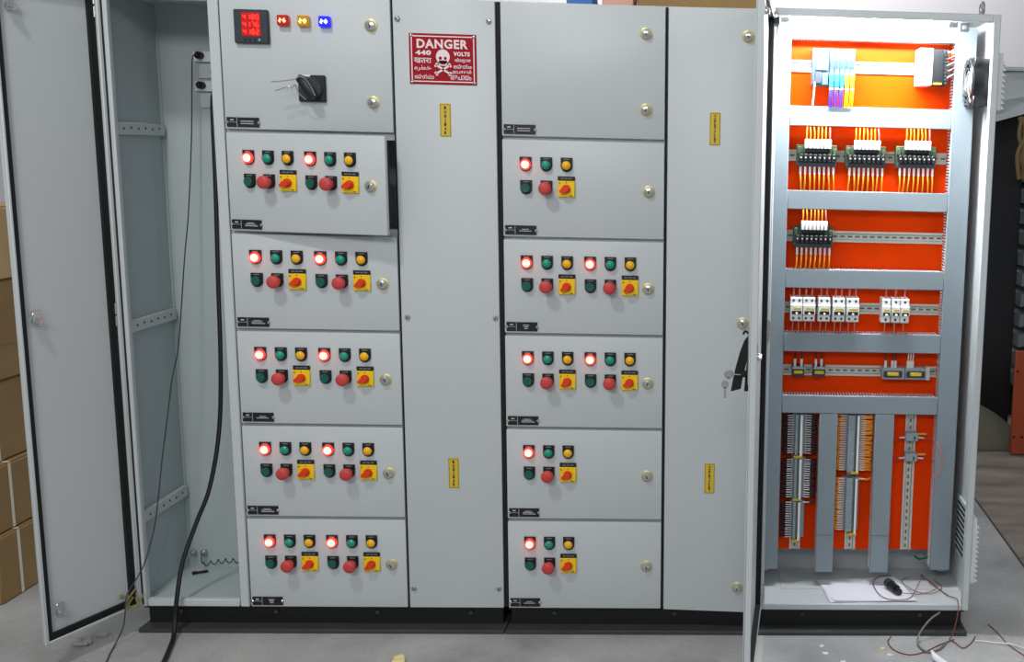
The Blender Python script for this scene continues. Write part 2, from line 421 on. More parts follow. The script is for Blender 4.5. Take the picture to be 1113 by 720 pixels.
# ---- door furniture, shared meshes
def shield(w, top, bot):
    p = [(-w, top), ]
    pts = [(-w, top)]
    n = 12
    for i in range(n + 1):
        a = PI + PI * i / n
        pts.append((w * math.cos(a), bot + w + w * math.sin(a)))
    pts.append((w, top))
    return pts
LEGEND = MB().prism(shield(.0178, .0235, -.0200), -.005, 0).lathe([(.0160, -.004), (.0160, -.011), (.0150, -.013), (.0140, -.013)], 20).mesh('indicator_body', 'black_plastic')
LEGEND_RED = MB().prism(shield(.0178, .0235, -.0200), -.005, 0).mesh('indicator_body', 'black_plastic')
LABEL = MB().box(-.0085, .0085, -.0056, -.0049, .0175, .0200).mesh('label_strip', 'label_ink')
def dome(r, h, base=.010):
    return [(r, -base)] + [(r * math.cos(a * PI / 10), -base - h * math.sin(a * PI / 10)) for a in range(1, 5)] + [(.0005, -base - h)]
LENS_G = MB().lathe(dome(.0142, .010), 20).mesh('lens', 'green_lens')
LENS_A = MB().lathe(dome(.0142, .010), 20).mesh('lens', 'amber_lens')
LENS_R = MB().lathe(dome(.0124, .012), 20).mesh('lens', 'red_lens')
SKIRT_R = MB().lathe([(.0160, -.004), (.0160, -.0105), (.0140, -.0125), (.0120, -.0125)], 20).mesh('lens_skirt', 'red_skirt')
CAP_G = MB().lathe([(.0135, -.010), (.0135, -.0155), (.0125, -.0170), (.0005, -.0165)], 20).mesh('button_cap', 'green_button')
STEM = MB().lathe([(.014, -.010), (.012, -.020), (.011, -.031)], 16).mesh('button_stem', 'red_cap')
CAP_M = MB().lathe([(.012, -.029), (.0190, -.031), (.0200, -.034), (.0195, -.040), (.0160, -.0445), (.009, -.0465), (.0005, -.047)], 24).mesh('mushroom_cap', 'red_cap')
SWPLATE = MB().cbox(-.026, .026, -.008, 0, -.025, .025, .002).mesh('switch_plate', 'yellow')
SWLEG = MB().cbox(-.026, .026, -.006, 0, .0255, .0385, .001).mesh('switch_legend', 'black_plastic')
SWLABEL = MB().box(-.017, -.007, -.0066, -.0058, .0305, .0335).box(-.004, .005, -.0066, -.0058, .0305, .0335).box(.008, .018, -.0066, -.0058, .0305, .0335).mesh('legend_text', 'label_ink')
KNOBB = MB().lathe([(.0135, -.008), (.0135, -.013), (.012, -.016), (.0005, -.016)], 20).mesh('knob_base', 'knob_red')
kp = [(-.0070, .0085)] + [(.0085 * math.cos(a) + .002, .0085 * math.sin(a)) for a in (PI * .5, PI * .3, PI * .1, -PI * .1, -PI * .3, -PI * .5)] + [(-.0070, -.0085), (-.0200, -.0038), (-.0200, .0038)]
kp = kp[::-1]
KNOBH = MB().prism(kp, -.026, -.015).mesh('knob_handle', 'knob_red')
SWMARK = MB().box(-.022, -.019, -.0086, -.0079, .015, .020).box(.010, .020, -.0086, -.0079, -.0215, -.0195).box(-.001, .001, -.0086, -.0079, .018, .0225).mesh('switch_marks', 'sticker_ink')
NAMEPL = MB().cbox(0, .096, -.003, 0, 0, .029, .0008).mesh('nameplate', 'black_plastic')
def nameplate_text(kind):
    b = MB()
    b.box(.0305, .0315, -.0036, -.0028, .001, .028).box(.003, .0305, -.0036, -.0028, .0140, .0148)
    rnd = random.Random(kind)
    b.box(.011, .021, -.0036, -.0028, .0195, .0228)
    rows = {0: [(.042, .080, .0165, .0190), (.042, .080, .0095, .0120)], 1: [(.050, .072, .0185, .0205), (.044, .078, .0145, .0165), (.044, .084, .0095, .0118)],
            2: [(.052, .070, .0185, .0210), (.054, .068, .0130, .0155), (.056, .066, .0080, .0102)], 3: [(.052, .072, .0165, .0186), (.044, .080, .0112, .0136)]}[kind % 4]
    for xa, xb, za, zb in rows:
        x = xa
        while x < xb:
            w = rnd.uniform(.003, .007); b.box(x, min(xb, x + w), -.0036, -.0028, za, zb); x += w + .0009
    return b.mesh('lettering', 'white_text')
NAMETXT = [nameplate_text(k) for k in range(4)]
NPSCREW = MB().lathe([(.0045, 0), (.0045, -.0045), (.003, -.006), (.0005, -.006)], 10).mesh('nameplate_screw', 'chrome')

def add_lamp(p, x, z, kind):
    if kind == 'r':
        o = put('indicator_lamp', LEGEND_RED, p, (x, 0, z), label='lit red indicator lamp')
        put('lens_skirt', SKIRT_R, o); put('lens', LENS_R, o)
    else:
        o = put('indicator_lamp', LEGEND, p, (x, 0, z), label={'g': 'unlit green indicator lamp', 'a': 'unlit amber indicator lamp'}[kind])
        put('lens', LENS_G if kind == 'g' else LENS_A, o)
    put('label_strip', LABEL, o)
def add_button(p, x, z):
    o = put('push_button', LEGEND, p, (x, 0, z), label='dark green push button')
    put('button_cap', CAP_G, o); put('label_strip', LABEL, o)
def add_stop(p, x, z):
    o = put('stop_button', LEGEND, p, (x, 0, z), label='red mushroom stop button')
    put('button_stem', STEM, o); put('mushroom_cap', CAP_M, o); put('label_strip', LABEL, o)
def add_switch(p, x, z, ang=0.52):
    o = put('rotary_switch', SWPLATE, p, (x, 0, z), label='yellow rotary switch with red knob')
    put('switch_legend', SWLEG, o); put('legend_text', SWLABEL, o); put('switch_marks', SWMARK, o)
    put('knob_base', KNOBB, o); put('knob_handle', KNOBH, o, (0, 0, 0), (0, -ang, 0))
def add_nameplate(p, x, z, k):
    o = put('nameplate', NAMEPL, p, (x, 0, z), label='black engraved nameplate')
    put('lettering', NAMETXT[k % 4], o)
    put('nameplate_screw', NPSCREW, o, (.001, 0, .0145)); put('nameplate_screw', NPSCREW, o, (.095, 0, .0145))
def starter_set(p, x):
    for dx, k in ((0, 'r'), (.063, 'g'), (.125, 'a')): add_lamp(p, x + dx, .222, k)
    add_button(p, x + .001, .151); add_stop(p, x + .063, .151); add_switch(p, x + .124, .150, random.uniform(.40, .62))
def unit(x0, w, row, kind, label, k, ajar=0.0):
    zb, zt = ROWS[row]; h = zt - zb
    t = thing('feeder_unit' if kind in ('single', 'double') else ('incomer_unit' if kind == 'incomer' else 'spare_unit'), label, 'panel door', (x0, 0, zb), 'compartment doors', rz=-ajar)
    lpart('door_panel', MB().cbox(0, w, 0, .018, 0, h, .0035, 2), 'paint', t)
    lpart('door_gasket', MB().box(.016, .022, .018, .028, .014, h - .014).box(w - .012, w - .002, .018, .030, .016, h - .016).box(.022, w - .012, .018, .022, h - .020, h - .014).box(.022, w - .012, .018, .022, .014, .020) if ajar else
          MB().box(.016, .022, .0175, .0185, .014, h - .014).box(w - .022, w - .016, .0175, .0185, .014, h - .014).box(.022, w - .022, .0175, .0185, h - .020, h - .014).box(.022, w - .022, .0175, .0185, .014, .020), 'gasket', t)
    add_nameplate(t, .006, .006, k)
    if kind in ('single', 'double'):
        starter_set(t, .071)
        if kind == 'double': starter_set(t, .267)
        add_lock(t, (w - .047, 0, .147), random.uniform(-.6, .6))
    else:
        add_lock(t, (w - .057, 0, .315), -.2); add_lock(t, (w - .057, 0, .089), .25)
    return t
CL = 'in the column below the digital meter'
CR = 'in the column below the blank door'
inc = unit(0, .5, 0, 'incomer', 'grey incomer door with red digital meter and black main switch', 0)
unit(0, .5, 1, 'double', 'grey feeder door standing slightly ajar directly below the incomer door', 1, R(8.6))
unit(0, .5, 2, 'double', 'grey two-motor feeder door, third from top ' + CL, 1)
unit(0, .5, 3, 'double', 'grey two-motor feeder door, fourth from top ' + CL, 3)
unit(0, .5, 4, 'double', 'grey two-motor feeder door, fifth from top ' + CL, 1)
unit(0, .5, 5, 'double', 'bottom grey two-motor feeder door ' + CL, 2)
XD, WD = .826, .495
unit(XD, WD, 0, 'spare', 'blank grey compartment door with two locks and no lamps', 0)
unit(XD, WD, 1, 'single', 'grey single-motor feeder door just under the blank compartment door', 3)
unit(XD, WD, 2, 'double', 'grey two-motor feeder door, third from top ' + CR, 2)
unit(XD, WD, 3, 'double', 'grey two-motor feeder door, fourth from top ' + CR, 1)
unit(XD, WD, 4, 'single', 'grey single-motor feeder door, second from the bottom ' + CR, 1)
unit(XD, WD, 5, 'single', 'bottom grey single-motor feeder door ' + CR, 3)

# ---- incomer: digital meter, three square indicators, main switch (unit origin is (0, 0, 1.606))
Z0 = ROWS[0][0]
def lw(b): return shifted(b, 0, 0, -Z0)
mt = lpart('digital_meter', MB().cbox(.046, .146, -.014, 0, 1.858 - Z0, 1.956 - Z0, .003), 'meter_black', inc, label='square dark meter with glowing red digits')
lpart('display', MB().box(.070, .124, -.0155, -.0135, 1.879 - Z0, 1.947 - Z0), 'led_red_bg', mt)
SEG = {'0': 'abcdef', '1': 'bc', '2': 'abged', '3': 'abgcd', '4': 'fgbc', '5': 'afgcd', '6': 'afgedc', '7': 'abc', '8': 'abcdefg', '9': 'abcdfg'}
def digit(ch, w, h, s):
    b = MB(); g = SEG[ch]; m = h / 2
    q = {'a': (s, w - s, h - s, h), 'g': (s, w - s, m - s/2, m + s/2), 'd': (s, w - s, 0, s), 'f': (0, s, m, h - s), 'b': (w - s, w, m, h - s), 'e': (0, s, s, m), 'c': (w - s, w, s, m)}
    for k in g:
        xa, xb, za, zb = q[k]; b.box(xa, xb, -.0006, 0, za, zb)
    return b
for r_, row in enumerate(('4180', '4176', '4182')):
    for c_, ch in enumerate(row):
        lpart('digit', shifted(digit(ch, .0095, .0165, .0024), .0735 + c_ * .0125, -.0155, 1.926 - Z0 - r_ * .0215), 'led_red', mt)
for i in range(4):
    lpart('meter_key', MB().cyl((.078 + i * .014, -.014, 1.8685 - Z0), (.078 + i * .014, -.0158, 1.8685 - Z0), .0035, 10), 'grey_plastic' if i == 3 else 'black_plastic', mt)
for nm, x, num in (('red', .1895, '26'), ('yel', .2490, '20'), ('blu', .3105, '20')):
    cn = {'red': 'red', 'yel': 'yellow', 'blu': 'blue'}[nm]
    i_ = lpart('digital_indicator', MB().cbox(x - .0165, x + .0165, -.018, 0, 1.912 - Z0, 1.943 - Z0, .003), 'ind_' + nm, inc, label='small square indicator with glowing %s digits' % cn)
    for c_, ch in enumerate(num):
        lpart('digit', shifted(digit(ch, .0098, .0130, .0032), x - .0115 + c_ * .0125, -.018, 1.9205 - Z0), 'seg_' + nm, i_)
sw = lpart('main_switch', MB().cbox(.225, .305, -.012, 0, 1.692 - Z0, 1.771 - Z0, .003), 'black_plastic', inc, label='square black rotary main switch')
cx_, cz_ = .265, 1.731 - Z0
lpart('dial', shifted(MB().lathe([(.033, -.012), (.033, -.020), (.030, -.024), (.0005, -.024)], 24), cx_, 0, cz_), 'meter_black', sw)
lpart('handle', shifted(MB().cbox(-.036, .036, -.052, -.022, -.0125, .0125, .006, 2), cx_ - .004, 0, cz_ + .002, R(56)), 'black_plastic', sw)
lpart('tie_wire', MB().tube([(cx_ + .024, -.054, cz_ - .022), (cx_ + .014, -.056, cz_ + .004), (cx_ - .002, -.056, cz_ + .026), (cx_ - .018, -.058, cz_ + .032), (cx_ - .03, -.058, cz_ + .024), (cx_ - .062, -.06, cz_ + .018), (cx_ - .098, -.062, cz_ + .014)], .0017, 6), 'steel', sw, label='thin silver tie wire')
lpart('tie_wire', MB().tube([(cx_ - .004, -.050, cz_ - .034), (cx_ - .022, -.055, cz_ - .016), (cx_ - .030, -.057, cz_ + .006), (cx_ - .036, -.058, cz_ + .004), (cx_ - .044, -.060, cz_ - .004), (cx_ - .05, -.060, cz_ + .002), (cx_ - .088, -.062, cz_ - .012)], .0017, 6), 'steel', sw, label='thin silver tie wire')
lpart('indicator_tab', MB().cbox(cx_ - .026, cx_ - .002, -.016, -.0115, cz_ + .034, cz_ + .040, .001), 'white_plastic', sw)

# ---------------------------------------------------------------- busbar cabinet with danger sign
t = thing('busbar_cabinet', 'narrow grey busbar cabinet with plain screwed cover and red danger sign', 'cabinet', (.66, .17, BOT))
carcass(t, .5045, .8155)
part('cover_plate', MB().cbox(.507, .810, 0, .016, .082, 2.003, .003, 2), 'paint', t)
part('cover_seat', MB().box(.5075, .8125, .0165, .022, .0805, TOP - .0035), 'gasket', t)
for x, z in ((.521, 1.944), (.792, 1.944), (.526, 1.040), (.798, 1.042), (.522, .148), (.795, .149)):
    s = put('cover_screw', SCREW, t, Vector((x, 0, z)) - WORLD[t.name]); put('screw_slot', SCREWSLOT, s, (0, 0, 0), (0, random.uniform(0, 3), 0))
sg = part('danger_sign', MB().cbox(.554, .754, -.0025, 0, 1.754, 1.903, .0008), 'sign_red', t, label='red danger sign with white lettering and skull')
sx, sz = .654, 1.8285
def ring(x0, x1, z0, z1, w, y0, y1):
    return MB().box(x0, x1, y0, y1, z1 - w, z1).box(x0, x1, y0, y1, z0, z0 + w).box(x0, x0 + w, y0, y1, z0 + w, z1 - w).box(x1 - w, x1, y0, y1, z0 + w, z1 - w)
part('border', ring(.560, .748, 1.7605, 1.8965, .0032, -.0031, -.0024), 'sign_white', sg)
for dx, dz in ((-.093, .068), (.093, .068), (-.093, -.068), (.093, -.068)):
    part('rivet', shifted(MB().lathe([(.005, -.002), (.005, -.004), (.003, -.006), (.0005, -.0065)], 12), sx + dx, 0, sz + dz), 'chrome', sg)
def sign_text(body, h, w, x, z, bold=.012):
    b = text_mb(body, h, w, bold=bold)
    if b.v: part('lettering', shifted(b, x, -.0029, z), 'sign_white', sg)
sign_text('DANGER', .027, .152, sx - .001, sz + .0445, .035)
sign_text('440', .0145, .046, sx - .058, sz + .018, .05)
sign_text('VOLTS', .0125, .049, sx + .056, sz + .0165, .05)
sign_text('\u0916\u0924\u0930\u093e', .0150, .052, sx - .060, sz - .005)
sign_text('\ufee9\ufeae\ufec4\ufea7', .0165, .050, sx - .060, sz - .0275)
sign_text('\u0c05\u0c2a\u0c3e\u0c2f\u0c2e\u0c41', .0135, .058, sx - .056, sz - .052)
sign_text('\u0935\u094b\u0932\u094d\u091f\u0938', .0140, .048, sx + .059, sz - .003)
sign_text('\u0c05\u0c2a\u0c3e\u0c2f\u0c02', .0125, .054, sx + .058, sz - .0200)
sign_text('\u0b85\u0baa\u0bbe\u0baf\u0bae\u0bcd', .0130, .058, sx + .055, sz - .036)
sign_text('\u0d05\u0d2a\u0d3e\u0d2f\u0d02', .0140, .062, sx + .053, sz - .053)
# skull and crossed bones, cut as flat print
sk = MB()
oval = [(.0205 * math.cos(a), .0220 * math.sin(a)) for a in [2 * PI * i / 24 for i in range(24)]]
sk.prism([(sx + x, sz + .007 + z) for x, z in oval], -.0031, -.0024)
sk.prism([(sx + x, sz - .010 + z) for x, z in ((-.0115, -.009), (.0115, -.009), (.0125, .006), (-.0125, .006))], -.0031, -.0024)
for s in (-1, 1):
    a = s * R(32); c, n = math.cos(a), math.sin(a)
    sk.prism([(sx + x * c - z * n, sz - .030 + x * n + z * c) for x, z in ((-.024, -.0030), (.024, -.0030), (.024, .0030), (-.024, .0030))], -.0031, -.0024)
    for e in (-1, 1):
        for q in (-1, 1):
            px, pz = e * .024, q * .0030
            sk.prism([(sx + px * c - pz * n + .0038 * math.cos(2*PI*i/10), sz - .030 + px * n + pz * c + .0038 * math.sin(2*PI*i/10)) for i in range(10)], -.0031, -.0024)
part('skull', sk, 'sign_white', sg)
ey = MB()
for dx, dz, r in ((-.0075, .003, .0048), (.0075, .003, .0048), (0, -.0050, .0024)):
    ey.prism([(sx + dx + r * math.cos(2*PI*i/12), sz + dz + r * math.sin(2*PI*i/12)) for i in range(12)], -.0036, -.0030)
for i in range(4): ey.box(sx - .0078 + i * .0045, sx - .0062 + i * .0045, -.0036, -.0030, sz - .0165, sz - .0085)
part('skull_eyes', ey, 'sign_red', sg)

def sticker(parent, xc, z0, z1, chars, world=True):
    org = WORLD[parent.name] if world else Vector((0, 0, 0))
    s = put('sticker', MB().cbox(xc - .0165, xc + .0165, -.0012, 0, z0, z1, .0004).mesh('sticker', 'sticker'), parent, -org, label='yellow vertical sticker with dark letters')
    put('sticker_border', ring(xc - .0150, xc + .0150, z0 + .0015, z1 - .0015, .0010, -.0016, -.0010).mesh('sticker_border', 'sticker_ink'), s)
    n = len(chars); h = (z1 - z0 - .012) / n
    for i, ch in enumerate(chars):
        if ch == ' ': continue
        b = text_mb(ch, h * (.80 if ch != '-' else .22), .0068 if ch != '-' else None, bold=.05)
        if ch == '-': b = MB().box(-.0012, .0012, -.0004, .0, -h * .45, h * .45)
        put('letter', shifted(b, xc, -.0014, z1 - .006 - h * (i + .5)).mesh('letter', 'sticker_ink'), s)
sticker(t, .657, 1.599, 1.698, 'BUS-BAR')
sticker(t, .658, .488, .587, 'BUS-BAR')

# ---------------------------------------------------------------- right cable cabinet, door slightly ajar
t = thing('cable_cabinet', 'narrow grey cable cabinet with closed full-height door, three locks and two stickers', 'cabinet', (1.48, .17, BOT))
carcass(t, 1.3275, 1.634)
part('front_post', MB().box(1.328, 1.350, .020, .030, BOT + .003, TOP - .003).box(1.60, 1.6335, .020, .030, BOT + .003, TOP - .003), 'paint', t)
d = put('door', MB().cbox(0, .300, 0, .018, .080, 2.003, .003, 2).mesh('door', 'paint'), t, Vector((1.330, 0, 0)) - WORLD[t.name], (0, 0, R(-4.6)))
put('gasket', ring(.012, .290, .095, 1.990, .008, .0175, .024).mesh('gasket', 'gasket'), d)
WORLD[d.name] = Vector((0, 0, 0))
for z in (1.920, 1.042, .165): 
    add_lock(d, (.243, 0, z), random.uniform(-.5, .5))
sticker(d, .146, 1.593, 1.692, 'CABLE-ALLEY', False)
sticker(d, .146, .483, .582, 'CABLE-ALLEY', False)

# ---------------------------------------------------------------- control cabinet (right), open
XA, XB = 1.6365, 2.346
ct = thing('control_cabinet', 'open grey control cabinet at the right end with orange mounting plate, lit inside', 'cabinet', ((XA + XB) / 2, .17, BOT))
th = .003
part('side_panel', MB().box(XA, XA + th, .004, DEP, BOT, TOP + .004), 'paint', ct)
part('side_panel', MB().box(XB - th, XB, .004, DEP, BOT, TOP + .004), 'paint', ct)
part('back_panel', MB().box(XA + th, XB - th, DEP - th, DEP, BOT, TOP + .004), 'paint_shaded', ct)
part('top_panel', MB().box(XA + th, XB - th, .004, DEP - th, TOP + .001, TOP + .004), 'paint', ct)
part('floor_panel', MB().box(XA + th, XB - th, .02, DEP - th, .092, .096), 'paint', ct)
part('gland_plate', MB().cbox(XA + .09, XB - .06, .14, .30, .0962, .0985, .0008), 'paint', ct)
part('frame_post', MB().cbox(XA, XA + .024, 0, .022, BOT, TOP + .004, .003), 'paint', ct)
part('frame_post', MB().cbox(XB - .024, XB, 0, .022, BOT, TOP + .004, .003), 'paint', ct)
part('frame_head', MB().cbox(XA + .024, XB - .024, 0, .022, TOP - .020, TOP + .004, .003), 'paint', ct)
part('frame_sill', MB().cbox(XA + .024, XB - .024, 0, .022, BOT, .102, .003), 'paint', ct)
PLY = .222
part('mounting_plate', MB().cbox(1.655, 2.312, PLY, PLY + .003, .211, 1.965, .001), 'orange_plate', ct, label='orange painted steel mounting plate')
part('plate_support', MB().box(1.655, 1.685, PLY + .004, DEP - .004, .13, .19).box(2.285, 2.312, PLY + .004, DEP - .004, .13, .19), 'paint_shaded', ct)
DF = .160
def duct(x0, x1, z0, z1, vertical):
    d = part('wiring_duct', MB().cbox(x0, x1, DF, DF + .012, z0, z1, .002), 'duct', ct, label='grey slotted wiring duct')
    t = MB(); p = .0098
    if vertical:
        n = int((z1 - z0) / p)
        for i in range(n):
            z = z0 + (i + .25) * p
            t.box(x0 + .001, x0 + .0025, DF + .012, PLY - .0005, z, z + p * .52); t.box(x1 - .0025, x1 - .001, DF + .012, PLY - .0005, z, z + p * .52)
    else:
        n = int((x1 - x0) / p)
        for i in range(n):
            x = x0 + (i + .25) * p
            t.box(x, x + p * .52, DF + .012, PLY - .0005, z0 + .001, z0 + .0025); t.box(x, x + p * .52, DF + .012, PLY - .0005, z1 - .0025, z1 - .001)
    o = part('duct_fingers', t, 'duct_slot', d, kind='stuff')
    return d
duct(1.650, 1.713, .160, 1.982, True)
duct(2.241, 2.310, .160, 1.982, True)
for z0, z1 in ((1.936, 1.982), (1.664, 1.727), (1.396, 1.457), (1.137, 1.199), (.923, .986), (.712, .773)):
    duct(1.7135, 2.2405, z0, z1, False)
duct(1.842, 1.903, .150, .7115, True)
duct(2.031, 2.095, .150, .7115, True)
for x in (1.842, 2.031): part('duct_joint', MB().box(x + .001, x + .060, DF - .0006, DF + .0005, .283, .2838), 'dark', ct)
RF = .2145    # front of the mounting rails
def rail(x0, x1, z0, z1, vertical=False):
    r = part('mounting_rail', (MB().box(x0, x1, RF, RF + .0012, z0, z1) if False else
        (MB().box(x0, x1, PLY - .0015, PLY - .0002, z0 + .008, z1 - .008).box(x0, x1, RF, RF + .0015, z0, z0 + .009).box(x0, x1, RF, RF + .0015, z1 - .009, z1).box(x0, x1, RF, PLY - .0002, z0 + .0078, z0 + .0092).box(x0, x1, RF, PLY - .0002, z1 - .0092, z1 - .0078)
         if not vertical else
         MB().box(x0 + .008, x1 - .008, PLY - .0015, PLY - .0002, z0, z1).box(x0, x0 + .009, RF, RF + .0015, z0, z1).box(x1 - .009, x1, RF, RF + .0015, z0, z1).box(x0 + .0078, x0 + .0092, RF, PLY - .0002, z0, z1).box(x1 - .0092, x1 - .0078, RF, PLY - .0002, z0, z1))), 'rail', ct, label='slotted steel mounting rail')
    s = MB(); L = (z1 - z0) if vertical else (x1 - x0); n = int(L / .025)
    for i in range(n):
        a = i * .025 + .008
        if vertical: s.box((x0 + x1) / 2 - .003, (x0 + x1) / 2 + .003, PLY - .0019, PLY - .0014, z0 + a, z0 + a + .013)
        else: s.box(x0 + a, x0 + a + .015, PLY - .0019, PLY - .0014, (z0 + z1) / 2 - .003, (z0 + z1) / 2 + .003)
    part('rail_slots', s, 'slot', r)
for zc in (1.856, 1.569, 1.305, 1.064, .850): rail(1.7135, 2.2405, zc - .0185, zc + .0185)
for xc in (1.773, 1.966, 2.162): rail(xc - .0185, xc + .0185, .213, .7105, True)

# inspection lamp under the head of the frame
lm = part('cabinet_lamp', MB().cbox(1.69, 2.20, .030, .052, 1.988, 2.005, .003), 'white_plastic', ct, label='white strip lamp')
part('lamp_tube', MB().cyl((1.70, .041, 1.980), (2.19, .041, 1.980), .0075, 12), 'tube_white', lm)
la = bpy.data.lights.new('cabinet_lamp_light', 'AREA'); la.shape = 'RECTANGLE'; la.size = .48; la.size_y = .02; la.energy = 11.0; la.color = (.96, .98, 1.0)
lo = bpy.data.objects.new('cabinet_lamp_light', la); col.objects.link(lo); lo.location = (1.945, .041, 1.970)
sw_ = part('door_switch', MB().cbox(2.225, 2.255, .034, .060, 1.960, 1.988, .002), 'grey_plastic', ct)
part('switch_plunger', MB().cyl((2.240, .036, 1.972), (2.240, .026, 1.972), .006, 10), 'white_plastic', sw_)
# fan on the right wall
fx, fy, fz = XB - th, .100, 1.812
def ringx(x0, x1, r0, r1, n=28):
    b = MB(); vs = []
    for x, r in ((x0, r0), (x0, r1), (x1, r1), (x1, r0)):
        for i in range(n): vs.append((x, fy + r * math.cos(2*PI*i/n), fz + r * math.sin(2*PI*i/n)))
    fs = [(k*n + i, k*n + (i+1) % n, ((k+1) % 4)*n + (i+1) % n, ((k+1) % 4)*n + i) for k in range(4) for i in range(n)]
    return b.add(vs, fs)
fan = part('fan', ringx(fx - .066, fx - .0005, .066, .075), 'black_plastic', ct, label='black axial fan with bright hub')
for sy in (-1, 1):
    for sz_ in (-1, 1):
        part('corner_lug', MB().cbox(fx - .066, fx - .057, fy + sy * .075 - (.03 if sy > 0 else 0), fy + sy * .075 + (0 if sy > 0 else .03), fz + sz_ * .075 - (.03 if sz_ > 0 else 0), fz + sz_ * .075 + (0 if sz_ > 0 else .03), .003)
             .cbox(fx - .012, fx - .0008, fy + sy * .075 - (.03 if sy > 0 else 0), fy + sy * .075 + (0 if sy > 0 else .03), fz + sz_ * .075 - (.03 if sz_ > 0 else 0), fz + sz_ * .075 + (0 if sz_ > 0 else .03), .003), 'black_plastic', fan)
part('hub', MB().cyl((fx - .068, fy, fz), (fx - .015, fy, fz), .036, 20), 'steel', fan)
bl = MB()
for k in range(7):
    a = 2 * PI * k / 7
    pts = []
    for rr, tw in ((.036, .22), (.063, .30)):
        for s_, x_ in ((-1, fx - .058), (1, fx - .020)):
            pts.append((x_, fy + rr * math.cos(a + s_ * tw), fz + rr * math.sin(a + s_ * tw)))
    q = [(x + .002, y, z) for x, y, z in pts]
    bl.add(pts + q, [(0,1,3,2), (4,6,7,5), (0,4,5,1), (2,3,7,6), (0,2,6,4), (1,5,7,3)])
part('fan_blades', bl, 'meter_black', fan)
gd = MB()
for r_ in (.024, .042, .058, .070): gd.tube([(fx - .072, fy + r_ * math.cos(2*PI*i/24), fz + r_ * math.sin(2*PI*i/24)) for i in range(25)], .0014, 5, 0)
for a in (PI/4, 3*PI/4, 5*PI/4, 7*PI/4): gd.tube([(fx - .073, fy + .02 * math.cos(a), fz + .02 * math.sin(a)), (fx - .073, fy + .095 * math.cos(a), fz + .095 * math.sin(a))], .0014, 5, 0)
part('fan_guard', gd, 'chrome', fan)
# louvre boxes outside on the right wall
for z0, z1 in ((1.722, 1.900), (.155, .385)):
    lv = part('louvre_vent', MB().cbox(XB + .0003, XB + .026, .050, .250, z0, z1, .003), 'white_plastic', ct, label='white plastic louvre vent')
    n = int((z1 - z0 - .01) / .017)
    for i in range(n):
        z = z0 + .006 + i * .017
        m_ = MB().add([(XB + .0261, .056, z), (XB + .0261, .244, z), (XB + .038, .244, z), (XB + .038, .056, z), (XB + .0261, .056, z + .013), (XB + .0261, .244, z + .013)], [(0,1,2,3), (0,3,4), (1,5,2), (3,2,5,4), (0,4,5,1)])
        part('louvre_slat', m_, 'white_plastic', lv)
vg = part('inner_vent', MB().cbox(XB - th - .010, XB - th - .0005, .060, .200, .225, .425, .002), 'paint_shaded', ct)
for i in range(9):
    part('vent_slot', MB().box(XB - th - .0108, XB - th - .0095, .072, .188, .240 + i * .020, .250 + i * .020), 'dark', vg)
part('lifting_eye', MB().cyl((2.318, .15, TOP + .004), (2.318, .15, TOP + .020), .010, 12).tube([(2.318, .15 + .019 * math.sin(a), TOP + .038 - .019 * math.cos(a)) for a in [2*PI*i/18 for i in range(19)]], .006, 8, 0), 'steel', ct)
for z in (1.955, 1.020, .140):
    part('hinge', MB().merge(MB().cyl((0, -.012, -.035), (0, -.012, -.004), .008, 10).cyl((0, -.012, .002), (0, -.012, .035), .008, 10).box(-.002, .014, -.012, .002, -.03, .03), Matrix.Translation((XA + .012, 0, z))), 'steel', ct)
part('earth_stud', MB().cyl((2.298, DEP - th, .200), (2.298, .250, .200), .005, 8).cyl((2.298, .262, .200), (2.298, .255, .200), .010, 6), 'steel', ct)
part('earth_stud', MB().tube([(2.20, .24, .182), (2.215, .225, .176), (2.235, .215, .184), (2.255, .22, .186)], .0045, 6), 'wire_green', ct)
d = swing_door(ct, XA - .002, .690, R(-94.55), .088, 2.004, (1.920, 1.050, .170))
lpart('door_clip', MB().cbox(.020, .060, .017, .034, 1.955, 1.975, .002), 'black_plastic', d)
hl = lpart('swing_handle', MB().cbox(.636, .664, -.007, -.003, .98, 1.14, .0015), 'steel', d)

# ================================================================ DEVICES ON THE RAILS
def wire_part(t, pts, r, m, name='wire', smooth=4): return part(name, MB().tube(pts, r, 5, smooth), m, t)
# controller with plug-in modules
x0, x1, z0, z1 = 1.782, 1.919, 1.792, 1.908
t = thing('controller', 'pale grey modular controller with blue and yellow wires in the top row', 'controller', ((x0 + x1) / 2, RF - .001, z0))
part('controller_body', MB().cbox(x0, x0 + .052, .150, RF - .0006, z0, z1, .002), 'plc_white', t)
part('front_cover', MB().cbox(x0 + .010, x0 + .050, .143, .1498, z0 + .046, z1 - .004, .002), 'plc_white', t)
part('bus_connector', MB().cbox(x0 + .008, x0 + .028, .144, .1498, z0 + .006, z0 + .043, .001), 'meter_black', t)
part('power_connector', MB().cbox(x0 + .031, x0 + .050, .144, .1498, z0 + .002, z0 + .040, .001), 'plc_white', t)
wire_part(t, [(x0 + .008, .146, z0 + .010), (x0 + .006, .142, z0 - .020), (x0 + .003, .150, z0 - .066)], .0030, 'wire_white')
mw = (x1 - x0 - .053) / 5
